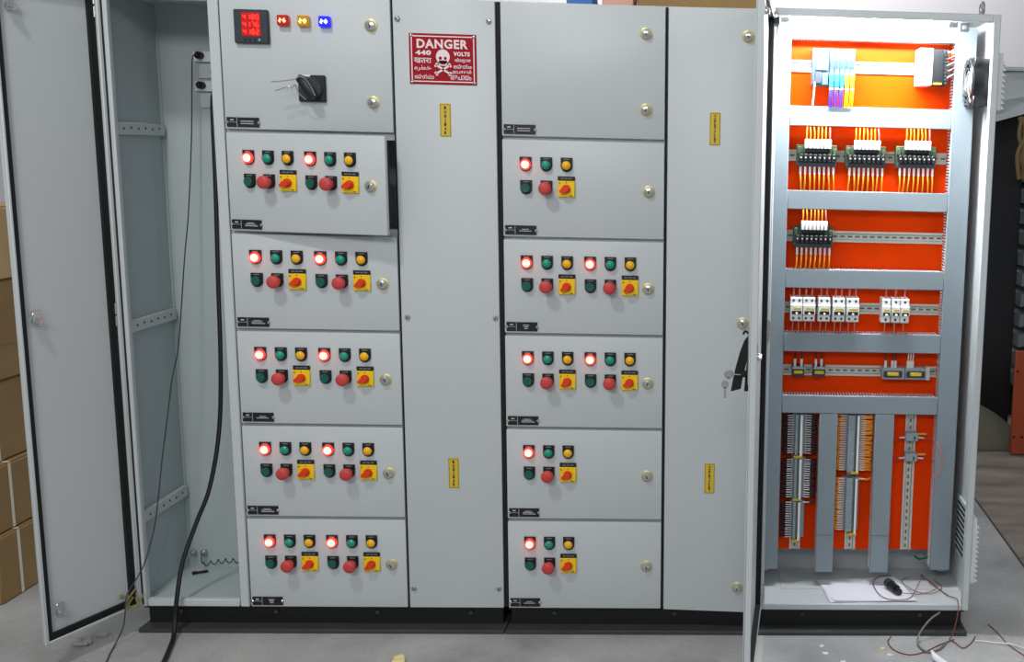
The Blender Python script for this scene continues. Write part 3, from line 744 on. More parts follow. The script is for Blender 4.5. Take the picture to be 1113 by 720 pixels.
for i in range(5):
    xa = x0 + .053 + i * mw
    m_ = part('module', MB().cbox(xa + .0004, xa + mw - .0004, .152, RF - .0006, z0, z1, .0015), 'plc_white', t)
    part('module_latch', MB().box(xa + .003, xa + mw - .003, .150, .1522, z1 - .008, z1 - .004), 'dark', m_)
    part('module_label', MB().box(xa + .004, xa + mw - .003, .1505, .1522, z0 + .055, z0 + .082).box(xa + .002, xa + .0035, .1508, .1522, z0 + .045, z1 - .010), 'plc_teal', m_)
    cm = 'wire_cyan' if i < 3 else 'wire_yellow'
    part('terminal', MB().cbox(xa + .002, xa + mw - .002, .140, .1518, z0 - .004, z0 + .036, .001), cm, m_)
    for k in (-1, 1):
        xm = xa + mw / 2 + k * .0035
        wire_part(t, [(xm, .146, z0 - .003), (xm - .001, .143, z0 - .03), (xm - .002 + random.uniform(-.002, .002), .155, z0 - .068)], .0026, 'wire_blue' if i < 3 else 'wire_yellow')
    part('wire_marker', MB().cyl((xa + mw/2 - .006, .143, z0 - .012), (xa + mw/2 + .006, .143, z0 - .010), .0036, 8), 'white_text', m_)
# power supply
t = thing('power_supply', 'black and white power supply at the right end of the top row', 'power supply', (2.17, RF - .001, 1.80))
part('supply_body', MB().cbox(2.121, 2.164, .128, RF - .0006, 1.800, 1.916, .002), 'white_plastic', t)
part('supply_front', MB().cbox(2.1643, 2.199, .130, RF - .0006, 1.802, 1.914, .002), 'black_plastic', t)
part('terminal_cover', MB().cbox(2.1993, 2.219, .148, RF - .0006, 1.802, 1.914, .002), 'meter_black', t)
for i in range(10): part('terminal_screw', MB().cyl((2.209, .1485, 1.810 + i * .0108), (2.209, .1440, 1.810 + i * .0108), .0042, 8), 'chrome', t)
part('rating_label', MB().box(2.168, 2.195, .1290, .1302, 1.8035, 1.809), 'sticker', t)
for i in range(5): wire_part(t, [(2.214, .150, 1.905 - i * .020), (2.226, .142, 1.909 - i * .019), (2.240, .165, 1.912 - i * .018)], .0018, 'wire_pink' if i % 2 else 'wire_white')
# relay modules
def relay(xa, za, label):
    xb = xa + .130; zb = za + .070
    t = thing('relay_module', label, 'relay module', ((xa + xb) / 2, RF - .001, za), 'relay modules')
    part('carrier', MB().cbox(xa, xb, .176, RF - .0006, za, zb, .002), 'pcb_green', t)
    part('upper_terminal', MB().cbox(xa + .026, xa + .106, .156, .1758, zb - .024, zb - .008, .002), 'black_plastic', t)
    part('lower_terminal', MB().cbox(xa + .002, xb - .002, .158, .1758, za, za + .014, .001), 'meter_black', t)
    part('end_clip', MB().cbox(xa + .001, xa + .014, .160, .1758, zb - .030, zb - .006, .002), 'pcb_green', t)
    part('end_clip', MB().cbox(xb - .014, xb - .001, .160, .1758, zb - .030, zb - .012, .002), 'pcb_green', t)
    for i in range(8):
        xx = xa + .005 + i * .0153
        rl = part('relay', MB().cbox(xx + .0008, xx + .0140, .150, .1758, za + .0145, za + .0405, .002), 'black_plastic', t)
        part('status_window', MB().cyl((xx + .0074, .1502, za + .029), (xx + .0074, .1488, za + .029), .0026, 8), 'white_text', rl)
    for i in range(7):
        xx = xa + .029 + i * .0125
        f = part('ferrule', MB().cbox(xx - .0055, xx + .0055, .150, .157, zb - .012, zb + .018, .0015), 'white_plastic', t)
        part('wire', MB().tube([(xx, .153, zb + .017), (xx + random.uniform(-.001, .001), .152, zb + .035), (xx + random.uniform(-.002, .002), .165, zb + .058)], .0024, 5, 3), 'wire_orange' if i < 6 else 'wire_pink', f)
    for i in range(8):
        xx = xa + .0125 + i * .0153
        f = part('ferrule', MB().cbox(xx - .0035, xx + .0035, .160, .167, za - .026, za + .004, .001), 'ferrule', t)
        k = random.uniform(-.004, .004)
        part('wire', MB().tube([(xx, .163, za - .025), (xx + k * .4, .158, za - .045), (xx + k, .166, za - .078)], .0026, 5, 3), 'wire_orange', f)
relay(1.741, 1.534, 'leftmost of the three green relay modules with orange wires in the second row')
relay(1.901, 1.534, 'middle one of the three green relay modules with orange wires in the second row')
relay(2.066, 1.537, 'rightmost of the three green relay modules with orange wires in the second row')
relay(1.737, 1.271, 'single green relay module with orange wires alone in the third row')
# circuit breakers
def breaker(xa, xb, poles, label):
    z0, z1 = 1.024, 1.106
    t = thing('circuit_breaker', label, 'circuit breaker', ((xa + xb) / 2, RF - .001, z0), 'two-pole breakers' if poles == 2 else 'single-pole breakers')
    prof = [(.166, z0), (.158, z0 + .004), (.158, z0 + .023), (.146, z0 + .026), (.146, z1 - .026), (.158, z1 - .023), (.158, z1 - .004), (.166, z1), (RF - .0006, z1), (RF - .0006, z0)]
    n = len(prof)
    part('breaker_body', MB().add([(xa, y, z) for y, z in prof] + [(xb, y, z) for y, z in prof], [tuple(range(n)), tuple(range(2*n-1, n-1, -1))] + [(i, (i+1) % n, n + (i+1) % n, n + i) for i in range(n)]), 'white_plastic', t)
    w = (xb - xa) / poles
    part('rating_strip', MB().box(xa + .22 * (xb - xa) , xb - .10 * (xb - xa), .1452, .1462, z0 + .041, z0 + .048), 'sticker', t)
    part('toggle_recess', MB().box(xa + .10 * (xb - xa), xb - .08 * (xb - xa), .1450, .1462, z0 + .0265, z0 + .0375), 'dark', t)
    part('toggle', MB().cbox((xa + xb) / 2 - w * .16, (xa + xb) / 2 + w * .16, .136, .1449, z0 + .0255, z0 + .0330, .001), 'white_plastic', t)
    for p in range(poles):
        xm = xa + w * (p + .5)
        for zz, s_ in ((z0 + .012, -1), (z1 - .011, 1)):
            part('terminal_screw', MB().cyl((xm, .1585, zz), (xm, .1568, zz), .0042, 8), 'meter_black', t)
        wire_part(t, [(xm, .172, z1 - .001), (xm, .170, z1 + .010), (xm + .001, .172, z1 + .033)], .0026, 'wire_pink')
        wire_part(t, [(xm, .172, z0 + .001), (xm - .001, .170, z0 - .012), (xm - .001, .172, z0 - .040)], .0022, 'wire_pink')
for (xa, xb), w_ in zip(((1.733, 1.772), (1.775, 1.814), (1.825, 1.864), (1.873, 1.913), (1.919, 1.960)), ('leftmost', 'second from left', 'middle one', 'fourth from left', 'rightmost')):
    breaker(xa, xb, 2, 'white two-pole circuit breaker, %s of the five wide breakers' % w_)
for (xa, xb), w_ in zip(((2.037, 2.065), (2.070, 2.097), (2.1005, 2.128)), ('left', 'middle', 'right')):
    breaker(xa, xb, 1, 'slim white single-pole breaker, %s one of the three slim breakers' % w_)
# small terminal groups in the fifth row
def small_terminal(xa, xb, label, wires):
    t = thing('terminal_group', label, 'terminal block', ((xa + xb) / 2, RF - .001, .833), 'fifth row terminals')
    part('terminal_body', MB().cbox(xa, xb, .176, RF - .0006, .834, .872, .002), 'meter_black', t)
    part('top_edge', MB().cbox(xa, xb, .168, .1758, .861, .870, .001), 'grey_plastic', t)
    part('marker_strip', MB().cbox(xa + .005, xb - .005, .170, .1758, .845, .856, .001), 'sticker', t)
    for xw in wires:
        f = part('ferrule', MB().cbox(xw - .004, xw + .004, .172, .180, .870, .896, .001), 'ferrule', t)
        part('wire', MB().tube([(xw, .176, .895), (xw, .172, .905), (xw + .001, .176, .924)], .0022, 5, 3), 'wire_maroon', f)
small_terminal(1.746, 1.786, 'small yellow-marked terminal at the left end of the fifth row', (1.754, 1.776))
small_terminal(1.816, 1.857, 'second small yellow-marked terminal from the left in the fifth row', (1.824, 1.843))
t = thing('fuse_terminal_block', 'long grey terminal block with two yellow strips, right end of fifth row', 'terminal block', (2.13, RF - .001, .833), 'fifth row terminals')
part('terminal_body', MB().cbox(2.050, 2.126, .172, RF - .0006, .830, .870, .002), 'grey_plastic', t)
part('terminal_body', MB().cbox(2.1275, 2.196, .172, RF - .0006, .830, .870, .002), 'grey_plastic', t)
part('end_stop', MB().cbox(2.198, 2.214, .184, RF - .0006, .826, .872, .002), 'rail', t)
for xa in (2.054, 2.131): 
    part('fuse_holder', MB().cbox(xa, xa + .062, .166, .1718, .838, .860, .001), 'meter_black', t)
    part('marker_strip', MB().cbox(xa + .012, xa + .050, .163, .1658, .844, .856, .001), 'sticker', t)
for xw, c_ in ((2.060, 'wire_maroon'), (2.083, 'wire_maroon'), (2.093, 'wire_maroon'), (2.136, 'wire_white'), (2.144, 'wire_white'), (2.152, 'wire_white')):
    f = part('ferrule', MB().cbox(xw - .0042, xw + .0042, .174, .182, .868, .894, .001), 'ferrule', t)
    part('wire', MB().tube([(xw, .178, .893), (xw, .174, .905), (xw + .001, .178, .924)], .002, 5, 3), c_, f)
# long vertical terminal strips
def terminal_strip(xc, segs, xl, xr, wire_m, right_end, label, xwl, xwr):
    t = thing('terminal_strip', label, 'terminal strip', (xc, RF - .001, segs[-1][0]), 'vertical terminal strips')
    body = MB(); chan = MB(); fer = MB(); wi = MB(); p = .0082
    rnd = random.Random(int(xc * 1000))
    for z0, z1 in segs:
        n = int((z1 - z0) / p)
        for i in range(n):
            z = z1 - (i + 1) * p
            body.box(xl, xr, .186, RF - .0006, z + .0005, z + p - .0005)
            body.box(xl + .010, xc - .003, .166, .1858, z + .0005, z + p - .0005)
            body.box(xc + .005, xr - .012, .166, .1858, z + .0005, z + p - .0005)
            for s_ in (-1, 1):
                if s_ > 0 and z < right_end: continue
                xe = xl if s_ < 0 else xr
                tip = xe + s_ * .016; dz = rnd.uniform(-.0012, .0012)
                fer.cyl((xe - s_ * .004, .180, z + p/2), (tip, .178, z + p/2 + dz), .0020, 6)
                xw = xwl if s_ < 0 else xwr
                wi.tube([(xe + s_ * .001, .190, z + p/2), ((tip + xw) / 2, .186, z + p/2 + rnd.uniform(-.004, .002)), (xw, .190, z + p/2 + rnd.uniform(-.006, .004))], .0040, 5, 2)
        chan.box(xc + .0055, xc + .0125, .1645, .1659, z0, z1)
    part('terminals', body, 'grey_plastic', t, kind='stuff'); part('marker_strip', chan, 'white_plastic', t)
    part('ferrules', fer, 'ferrule', t, kind='stuff'); part('wires', wi, wire_m, t, kind='stuff')
    for z0, z1 in segs:
        part('end_bracket', MB().cbox(xc - .014, xc + .016, .170, RF - .0006, z0 - .0085, z0 - .0005, .001), 'sticker', t, label='yellow end bracket')
terminal_strip(1.7725, [(.560, .704), (.409, .549), (.262, .398)], 1.752, 1.800, 'wire_maroon', .385, 'vertical terminal strip with white ferrules and dark wires, left bottom window', 1.719, 1.836)
terminal_strip(1.966, [(.506, .704), (.287, .483)], 1.931, 1.986, 'wire_orange', .468, 'vertical terminal strip with many orange wires, middle bottom window', 1.909, 2.025)
for zc, w_ in ((.628, 'upper'), (.556, 'lower')):
    t = thing('rail_terminal', '%s of two single grey terminals on the bare vertical rail' % w_, 'terminal block', (2.162, RF - .001, zc - .014), 'terminals on the bare rail')
    part('terminal_body', MB().cbox(2.140, 2.184, .178, RF - .0006, zc - .014, zc + .014, .003), 'grey_plastic', t)
    part('terminal_slot', MB().box(2.168, 2.173, .1770, .1785, zc - .008, zc + .004), 'dark', t)
    part('marker_tag', MB().cbox(2.1845, 2.214, .192, .197, zc + .005, zc + .012, .001), 'tag_orange', t)
    for s_, xe in ((-1, 2.140), (1, 2.184)):
        f = part('ferrule', MB().cyl((xe - s_ * .002, .186, zc - .002), (xe + s_ * .020, .184, zc - .003), .003, 6), 'ferrule', t)
        xw = 2.0955 if s_ < 0 else 2.240
        part('wire', MB().tube([(xe + s_ * .019, .184, zc - .003), ((xe + xw) / 2 + s_ * .006, .180, zc - .006), (xw, .178, zc - .010)], .0017, 5, 3), 'wire_red', f)
single('loose_wire', MB().tube([(2.240, .150, .622), (2.250, .140, .600), (2.262, .138, .565), (2.256, .142, .520), (2.246, .152, .496), (2.236, .170, .500)], .0020, 6), 'wire_pink', 'short pink wire bulging out of the right wiring duct', 'wire', (2.25, .15, .496))

# ================================================================ CABLES
single('power_cable', MB().tube([(-.140, .305, 1.730), (-.147, .285, 1.715), (-.154, .27, 1.69), (-.15, .25, 1.43), (-.145, .22, 1.132), (-.135, .18, .833), (-.139, .15, .623), (-.156, .10, .450), (-.188, .06, .339), (-.213, .01, .228), (-.218, -.03, .124), (-.222, -.042, .055), (-.212, -.08, .012), (-.190, -.15, .0085), (-.162, -.243, .0085), (-.11, -.42, .0085), (-.05, -.65, .0085)], .0072, 8), 'cable_black', 'thick black power cable hanging out of the open empty cabinet', 'cable', (-.15, .0, .0))
single('lead_wire', MB().tube([(-.203, .285, 1.841), (-.207, .272, 1.838), (-.212, .275, 1.825), (-.216, .278, 1.800), (-.227, .27, 1.576), (-.241, .25, 1.339), (-.249, .22, 1.185), (-.266, .18, .905), (-.282, .16, .804), (-.298, .13, .639), (-.307, .11, .539), (-.309, .08, .436), (-.314, .05, .335), (-.322, .0, .241), (-.334, -.03, .196), (-.354, -.06, .150), (-.355, -.075, .116), (-.352, -.10, .060), (-.372, -.11, .010), (-.355, -.18, .0035), (-.336, -.238, .0035), (-.30, -.40, .0035), (-.27, -.60, .0035)], .0020, 6), 'wire_dark', 'thin dark lead wire trailing across the open left cabinet to the floor', 'wire', (-.25, .0, .0))
for zz, kk in ((1.842, 'upper'), (1.747, 'lower')):
    single('plug', MB().cyl((-.203, .3138, zz), (-.203, .292, zz), .012, 12).cyl((-.203, .292, zz), (-.203, .284, zz), .009, 12, .006), 'dark', 'black plug in the %s white socket of the open left cabinet' % kk, 'plug', (-.203, .30, zz))
hel = []
for i in range(90):
    a = i / 89; hel.append((-.285 + a * .205, .285 + .006 * math.cos(a * 8 * 2 * PI), .112 + .016 * math.sin(a * PI) + .008 * math.sin(a * 8 * 2 * PI)))
single('earth_wire', MB().tube([(-.29, .298, .146), (-.288, .29, .130)] + hel, .0022, 5, 1), 'wire_green', 'coiled green earth wire low at the back of the open left cabinet', 'wire', (-.19, .29, .1))
single('cable_lug', MB().tube([(-.285, .245, .0985), (-.268, .25, .101), (-.255, .262, .0985)], .005, 6).cyl((-.285, .245, .1), (-.295, .236, .1), .006, 8), 'dark', 'small dark cable lug lying on the floor of the left cabinet', 'lug', (-.27, .25, .094))
ylw0 = MB().tube([(-.348, -.012, .150), (-.358, -.028, .132), (-.366, -.040, .112), (-.352, -.048, .096), (-.336, -.034, .100), (-.330, -.018, .118), (-.324, -.008, .135)], .0034, 6).cyl((-.368, -.048, .138), (-.372, -.054, .142), .006, 8).tube([(-.352, -.020, .128), (-.36, -.034, .108), (-.350, -.040, .094), (-.338, -.024, .104), (-.345, -.015, .125)], .004, 6)
ylw = MB().merge(ylw0, Matrix.Translation((0, -.014, 0)))
single('door_earth_braid', ylw, 'braid', 'yellow-green earth lead at the bottom hinge of the left door', 'wire', (-.35, -.03, .095))

# ---- right cabinet clutter
pz = .0988
def sheet(pts, z, label, name='paper_sheet'):
    n = 10; vs = []; 
    a, b, c, d_ = [Vector((p[0], p[1], 0)) for p in pts]
    for i in range(n + 1):
        for j in range(n + 1):
            u, v = i / n, j / n
            q = a * (1-u) * (1-v) + b * u * (1-v) + c * u * v + d_ * (1-u) * v
            q.z = z + .0008 * math.sin(u * 5) * math.sin(v * 4) + (.006 * (max(0, v - .75) / .25) ** 2 * (1 - u))
            vs.append(q)
    fs = [(i*(n+1)+j, (i+1)*(n+1)+j, (i+1)*(n+1)+j+1, i*(n+1)+j+1) for i in range(n) for j in range(n)]
    m = len(vs)
    vs2 = vs + [v - Vector((0, 0, .0006)) for v in vs]
    fs2 = fs + [tuple(k + m for k in f[::-1]) for f in fs]
    return single(name, MB().add(vs2, fs2), 'paper', label, 'paper', (a.x, a.y, z))
sheet([(1.852, .205), (2.135, .244), (2.180, .030), (1.900, .012)], .1020, 'white paper sheet on top of the pile on the control cabinet floor')
sheet([(1.860, .215), (2.130, .250), (2.172, .040), (1.886, .004)], .0995, 'lower white sheet peeking out under the top paper in the control cabinet')
kn = thing('cable_gland', 'small black ribbed gland lying on the white paper', 'gland', (2.115, .110, .1045))
part('gland_body', MB().cyl((2.104, .122, .1185), (2.116, .090, .1185), .0145, 14), 'black_plastic', kn)
part('gland_nut', MB().cyl((2.094, .148, .120), (2.103, .1225, .120), .0165, 8), 'meter_black', kn)
part('gland_tail', MB().cyl((2.1165, .0895, .116), (2.123, .070, .116), .0115, 12), 'black_plastic', kn)
single('loose_wire', MB().tube([(2.232, .231, .118), (2.209, .172, .110), (2.159, .05, .1065), (2.116, .026, .108), (2.077, .032, .108), (2.054, .08, .1065), (2.047, .169, .107), (2.075, .228, .107), (2.12, .246, .107)], .0014, 6), 'wire_red', 'thin red wire looped over the white paper', 'wire', (2.12, .15, .103))
single('loose_wire', MB().tube([(2.225, .235, .112), (2.262, .164, .102), (2.291, .083, .101), (2.312, .040, .107), (2.311, .005, .106), (2.309, -.010, .090), (2.299, -.03, .049), (2.285, -.045, .012), (2.275, -.05, .0035), (2.289, -.077, .003), (2.307, -.117, .003), (2.343, -.076, .003), (2.367, -.027, .003)], .0018, 6), 'wire_red', 'red wire running over the control cabinet sill down to the floor', 'wire', (2.3, .0, 0))
single('loose_wire', MB().tube([(2.128, .081, .1085), (2.165, .079, .1075), (2.198, .09, .101), (2.256, .131, .101), (2.256, .197, .101), (2.235, .24, .104)], .0012, 6), 'wire_red', 'thin red wire from the black gland to the back of the cabinet', 'wire', (2.2, .12, .1))
single('loose_wire', MB().tube([(2.291, -.055, .0035), (2.237, -.091, .003), (2.176, -.145, .003), (2.122, -.166, .003), (2.079, -.133, .003), (2.068, -.072, .003), (2.083, -.034, .003)], .0018, 6), 'wire_red', 'dark red wire curled on the floor before the control cabinet plinth', 'wire', (2.18, -.1, 0))
single('loose_wire', MB().tube([(2.180, .235, .1045), (2.150, .190, .1085), (2.172, .120, .107), (2.215, .095, .101), (2.262, .110, .1015), (2.285, .160, .101), (2.268, .215, .103)], .0012, 6), 'wire_red', 'thin red wire loop on the bare cabinet floor right of the gland', 'wire', (2.2, .16, .1))
single('grey_cord', MB().tube([(2.248, -.004, .075), (2.240, -.016, .076), (2.209, -.035, .062), (2.174, -.06, .028), (2.163, -.09, .006), (2.170, -.13, .005), (2.189, -.152, .005), (2.23, -.125, .005), (2.262, -.075, .005)], .0034, 8), 'wire_grey', 'grey cord hanging from the control cabinet sill and curled on the floor', 'cord', (2.2, -.06, 0))
single('loose_wire', MB().tube([(2.433, .069, .003), (2.45, -.005, .003), (2.462, -.089, .003), (2.493, -.169, .003), (2.53, -.26, .003)], .0018, 6), 'wire_red', 'red wire on the bare floor right of the control cabinet', 'wire', (2.46, -.05, 0))
single('string', MB().tube([(2.359, -.062, .003), (2.395, -.068, .003), (2.417, -.076, .003), (2.467, -.096, .008), (2.507, -.116, .003), (2.56, -.13, .003)], .0026, 6), 'wire_white', 'white string on the floor right of the control cabinet', 'string', (2.43, -.08, 0))
# black strap and keys on the outer side of the open control cabinet door
st = thing('key_strap', 'black cloth strap with keys hanging behind the open control cabinet door edge', 'strap', (1.56, -.60, .94))
def strip_poly(l, r_, y, m, name, th_=.004):
    b = MB(); n = len(l); vs = []
    for (x, z) in l: vs.append((x, y, z))
    for (x, z) in r_: vs.append((x, y, z))
    vs += [(x, y + th_, z) for x, _, z in vs]
    N = 2 * n; fs = []
    for i in range(n - 1):
        fs += [(i, i+1, n+i+1, n+i), (N+i, N+n+i, N+n+i+1, N+i+1), (i, N+i, N+i+1, i+1), (n+i, n+i+1, N+n+i+1, N+n+i)]
    fs += [(0, n, N+n, N), (n-1, N+n-1, N+2*n-1, 2*n-1)]
    return part(name, b.add(vs, fs), m, st)
strip_poly([(1.578, 1.098), (1.566, 1.082), (1.555, 1.050), (1.545, 1.010), (1.538, .975), (1.533, .945)], [(1.590, 1.100), (1.586, 1.075), (1.578, 1.040), (1.568, 1.000), (1.563, .975), (1.560, .953)], -.585, 'gasket', 'strap_tail', .004)
strip_poly([(1.580, 1.096), (1.579, 1.070), (1.576, 1.030), (1.572, .995), (1.570, .965), (1.569, .944)], [(1.589, 1.096), (1.588, 1.070), (1.587, 1.030), (1.586, .995), (1.586, .965), (1.586, .944)], -.575, 'gasket', 'strap_tail', .004)
part('strap_knot', MB().cbox(1.556, 1.588, -.592, -.570, .985, 1.001, .003), 'gasket', st)
part('strap_loop', MB().tube([(1.583, -.578, 1.095), (1.570, -.583, 1.108), (1.563, -.587, 1.100)], .003, 6), 'gasket', st)
part('key_ring', MB().tube([(1.527 + .011 * math.cos(a), -.590, .993 + .011 * math.sin(a)) for a in [2*PI*i/16 for i in range(17)]], .0016, 6, 0).tube([(1.536, -.590, .993), (1.56, -.590, .992)], .0016, 6, 0), 'steel', st)
for x, z, ln in ((1.527, 1.005, -.02), (1.518, .978, .004)):
    k_ = MB().cyl((x, -.590, z - .012), (x, -.593, z - .012), .0105, 14).box(x - .0035, x + .0035, -.593, -.590, z - .045 - ln, z - .020)
    part('key', k_, 'chrome', st)

# ================================================================ FLOOR DEBRIS
def scrap(x, y, s, m, label, name='paper_scrap', z=0.0, h=.004):
    rnd = random.Random(int(x * 997 + y * 131)); n = 7; pts = []
    for i in range(n):
        a = 2 * PI * i / n; r_ = s * rnd.uniform(.6, 1.0); pts.append((x + r_ * math.cos(a), y + r_ * .7 * math.sin(a)))
    vs = [(px, py, z + .0004) for px, py in pts] + [(px, py, z + .0014 + rnd.uniform(0, h)) for px, py in pts] + [(x, y, z + h * 1.2)]
    fs = [tuple(range(n-1, -1, -1))] + [(i, (i+1) % n, n + (i+1) % n, n + i) for i in range(n)] + [(n + i, n + (i+1) % n, 2*n) for i in range(n)]
    single(name, MB().add(vs, fs), m, label, 'scrap', (x, y, z), 'scraps on the floor')
scrap(1.847, -.103, .010, 'paper', 'tiny white scrap on floor, nearest the control cabinet plinth')
scrap(1.856, -.156, .012, 'paper', 'tiny white scrap on floor just in front of the open control cabinet door')
scrap(1.905, -.215, .011, 'paper', 'tiny white scrap at the bottom picture edge under the control cabinet')
scrap(2.045, -.121, .011, 'cream', 'cream scrap on floor before the paper pile')
scrap(2.060, -.165, .010, 'paper', 'small white scrap lying inside the red wire curl')
cone = MB().tube([(2.190, -.165, .006), (2.196, -.185, .010), (2.212, -.215, .014), (2.235, -.26, .016)], .009, 8)
single('paper_twist', MB().cyl((2.190, -.180, .024), (2.200, -.205, .011), .003, 8, .012).cyl((2.200, -.205, .0112), (2.228, -.262, .011), .011, 8, .010), 'paper', 'twisted white paper on the floor near the grey cord', 'scrap', (2.2, -.2, 0))
single('tape_roll', MB().cyl((.520, -.23, .009), (.545, -.215, .012), .012, 12).cyl((.520, -.245, .009), (.556, -.240, .010), .009, 10), 'cream', 'cream coloured roll on the floor at the bottom edge below the danger sign', 'roll', (.535, -.23, 0))
cr = MB()
rnd = random.Random(3)
for i in range(7):
    a = i * .9; cr.cbox(-.478 + .014 * math.cos(a) - .014, -.478 + .014 * math.cos(a) + .014, -.105 + .014 * math.sin(a) - .008, -.105 + .014 * math.sin(a) + .008, .001, .010 + rnd.uniform(.004, .016), .004)
single('crumpled_paper', cr, 'paper_grey', 'crumpled white paper on the floor below the open left door', 'scrap', (-.478, -.105, 0))
scrap(-.452, -.045, .022, 'paper_grey', 'flat white paper shred behind the bottom of the open left door', z=0, h=.012)

# ================================================================ LEFT BACKGROUND: CARTONS
def carton(x0, x1, y0, y1, z0, z1, m, label, strap=None, tape=False):
    t = thing('cardboard_box', label, 'box', ((x0 + x1) / 2, (y0 + y1) / 2, z0), 'cartons')
    part('carton_body', MB().cbox(x0, x1, y0, y1, z0, z1 - .004, .005), m, t)
    part('flap', MB().cbox(x0 + .003, x1 - .003, y0 + .003, (y0 + y1) / 2 - .001, z1 - .0038, z1, .0012), m, t)
    part('flap', MB().cbox(x0 + .003, x1 - .003, (y0 + y1) / 2 + .001, y1 - .003, z1 - .0038, z1, .0012), m, t)
    if tape: part('tape', MB().box(x0 - .001, x1 + .001, y0 - .001, y0 + .0, z0 + (z1 - z0) * .35, z0 + (z1 - z0) * .62).box(x1, x1 + .001, y0, y1, z0 + (z1 - z0) * .35, z0 + (z1 - z0) * .62), 'tape', t)
    if strap:
        w = .006
        part('strap', MB().box(x1 + .0002, x1 + .002, strap - w, strap + w, z0 + .004, z1 - .003).box(x0, x1 + .002, strap - w, strap + w, z1 + .0002, z1 + .0015), 'strap', t, label='white plastic strap')
carton(-1.45, -.905, .19, .62, 0.001, .235, 'cardboard', 'bottom brown carton of the stack behind the open left door', .300)
carton(-1.46, -.915, .19, .62, .238, .470, 'cardboard', 'second brown carton from the floor in the stack behind the left door', .300)
carton(-1.47, -.935, .24, .62, .473, .745, 'cardboard', 'darker brown carton third from the floor behind the left door', .285)
carton(-1.47, -.930, .22, .62, .748, 1.085, 'cardboard', 'taped brown carton fourth from the floor behind the left door', None, True)
carton(-1.47, -.925, .22, .62, 1.088, 1.335, 'cardboard_pale', 'pale carton on top of the stack behind the left door')

# ================================================================ ON TOP OF THE PANEL
carton(1.222, 1.605, .16, .33, TOP + .0045, TOP + .26, 'cardboard', 'brown carton lying on top of the panel line')
single('angle_bar', MB().cbox(1.608, 1.622, .16, .32, TOP + .0045, TOP + .20, .002), 'dark', 'dark bar standing at the right end of the carton on the panel top', 'bar', (1.615, .24, TOP + .0045))
single('folded_cloth', MB().cbox(1.000, 1.085, .16, .30, TOP + .0005, TOP + .07, .012, 2), 'blue_cloth', 'blue folded cloth on top of the panel line', 'cloth', (1.04, .23, TOP))
single('folded_cloth', MB().cbox(1.112, 1.212, .16, .30, TOP + .0005, TOP + .07, .012, 2), 'pink_cloth', 'pink folded cloth on top of the panel line', 'cloth', (1.16, .23, TOP))

# ================================================================ RIGHT BACKGROUND
single('black_board', MB().cbox(2.70, 3.170, 2.70, 2.73, 0.0, 2.044, .004), 'board_black', 'tall matt black board standing on the floor beyond the control cabinet', 'board', (2.9, 2.71, 0))
b = MB(); n, m = 14, 8; vs = []
for i in range(n + 1):
    for j in range(m + 1):
        u, v = i / n, j / m
        x = 2.62 + u * .90; z = 2.06 - v * (.06 + .26 * (1 - abs(u - .25))); y = 2.60 - .05 * math.sin(u * 9) * v - .10 * math.sin(v * PI * .5) + .02 * math.sin(v * 13 + u * 7)
        vs.append((x, y, z))
k = len(vs); fs = [(i*(m+1)+j, (i+1)*(m+1)+j, (i+1)*(m+1)+j+1, i*(m+1)+j+1) for i in range(n) for j in range(m)]
b.add(vs + [(x, y + .006, z) for x, y, z in vs], fs + [tuple(q + k for q in f[::-1]) for f in fs])
b.box(2.62, 3.52, 2.55, 3.0, 2.045, 2.065)
single('plastic_sheet', b, 'film', 'grey translucent plastic sheet draped over goods beyond the control cabinet', 'sheet', (3.0, 2.6, 1.7))
tr = thing('tray_rack', 'dark rack of slanted grey trays at the far right edge', 'rack', (3.45, 2.95, 0))
for i in range(13):
    z = .30 + i * .115
    m_ = MB().add([(3.175, 2.60, z), (3.9, 2.60, z + .14), (3.9, 3.2, z + .14), (3.175, 3.2, z), (3.175, 2.60, z + .07), (3.9, 2.60, z + .21), (3.9, 3.2, z + .21), (3.175, 3.2, z + .07)], [(0,3,2,1),(4,5,6,7),(0,1,5,4),(1,2,6,5),(2,3,7,6),(3,0,4,7)])
    part('tray', m_, 'tray_grey', tr)
part('rack_back', MB().box(3.18, 3.95, 3.21, 3.24, 0, 2.05), 'board_black', tr)
for x in (3.172, 3.92): part('rack_post', MB().cbox(x, x + .035, 3.24, 3.28, 0, 2.05, .003), 'board_black', tr)
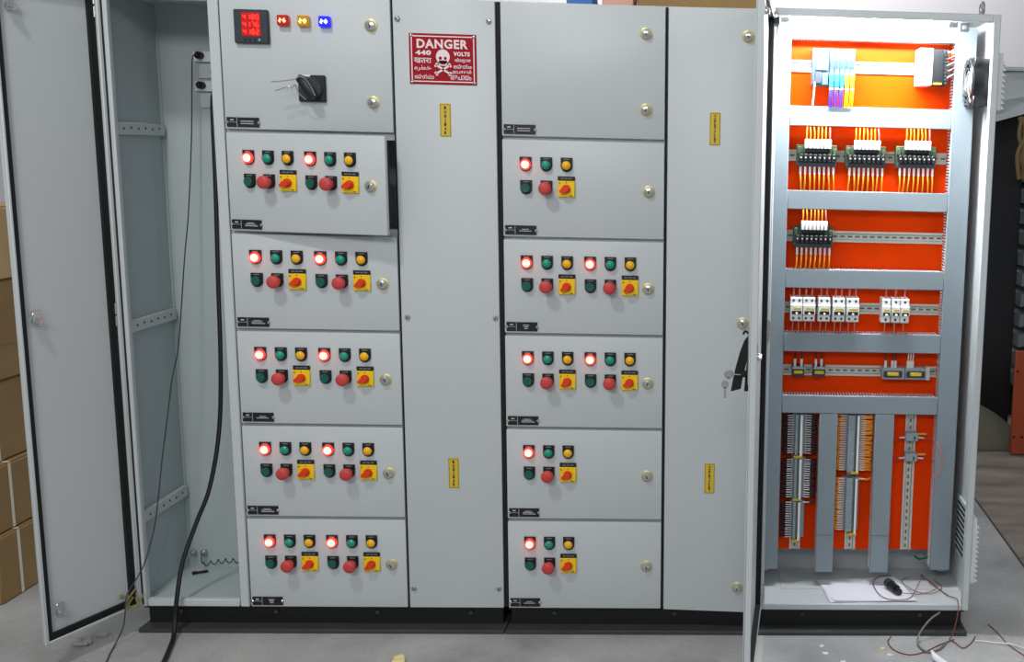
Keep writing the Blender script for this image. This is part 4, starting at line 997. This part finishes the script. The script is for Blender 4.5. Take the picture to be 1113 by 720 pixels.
pn = thing('rust_panel', 'rust-orange perforated steel panel leaning at the far right edge', 'panel', (3.3, 2.3, 0))
part('panel_sheet', MB().cbox(3.072, 3.60, 2.25, 2.275, .004, .57, .004), 'panel_rust', pn)
for z in (.10, .46):
    for x in (3.085, 3.13, 3.175): part('hole', MB().cyl((x, 2.2505, z), (x, 2.2488, z), .007, 10), 'dark', pn)
b = MB(); n, m = 12, 8; vs = []
for i in range(n + 1):
    for j in range(m + 1):
        u, v = i / n, j / m
        x = 2.70 + u * .46; y = 2.34 + v * .34
        h = .30 * (math.sin(PI * min(1, v * .98 + .01)) ** .5) * (1 - .75 * u ** 1.6) * (1 if 0 < i < n else .15)
        vs.append((x, y, max(.002, h + .012 * math.sin(7 * u + 5 * v))))
k = len(vs); fs = [(i*(m+1)+j, (i+1)*(m+1)+j, (i+1)*(m+1)+j+1, i*(m+1)+j+1) for i in range(n) for j in range(m)]
b.add(vs + [(x, y, .001) for x, y, z in vs], fs + [tuple(q + k for q in f[::-1]) for f in fs])
for i in range(n): 
    b.f += [(i*(m+1), (i+1)*(m+1), k+(i+1)*(m+1), k+i*(m+1)), (i*(m+1)+m, k+i*(m+1)+m, k+(i+1)*(m+1)+m, (i+1)*(m+1)+m)]
for j in range(m):
    b.f += [(j, k+j, k+j+1, j+1), (n*(m+1)+j, n*(m+1)+j+1, k+n*(m+1)+j+1, k+n*(m+1)+j)]
single('sack', b, 'sack', 'slumped beige sack on the floor in front of the black board', 'sack', (2.9, 2.5, 0))

b = MB(); rnd = random.Random(11)
for i in range(9):
    x = 3.085 + rnd.uniform(0, .10); y = 2.50 + rnd.uniform(-.02, .03)
    b.tube([(x, y, 1.80), (x + rnd.uniform(-.02, .03), y - .02, 1.70), (x + rnd.uniform(-.03, .03), y - .01, 1.60), (x + rnd.uniform(-.02, .04), y, 1.47)], .012, 6)
single('cord_bundle', b, 'tan_cord', 'tan cord bundle hanging at the far right edge below the plastic sheet', 'cord', (3.1, 2.5, 1.47))
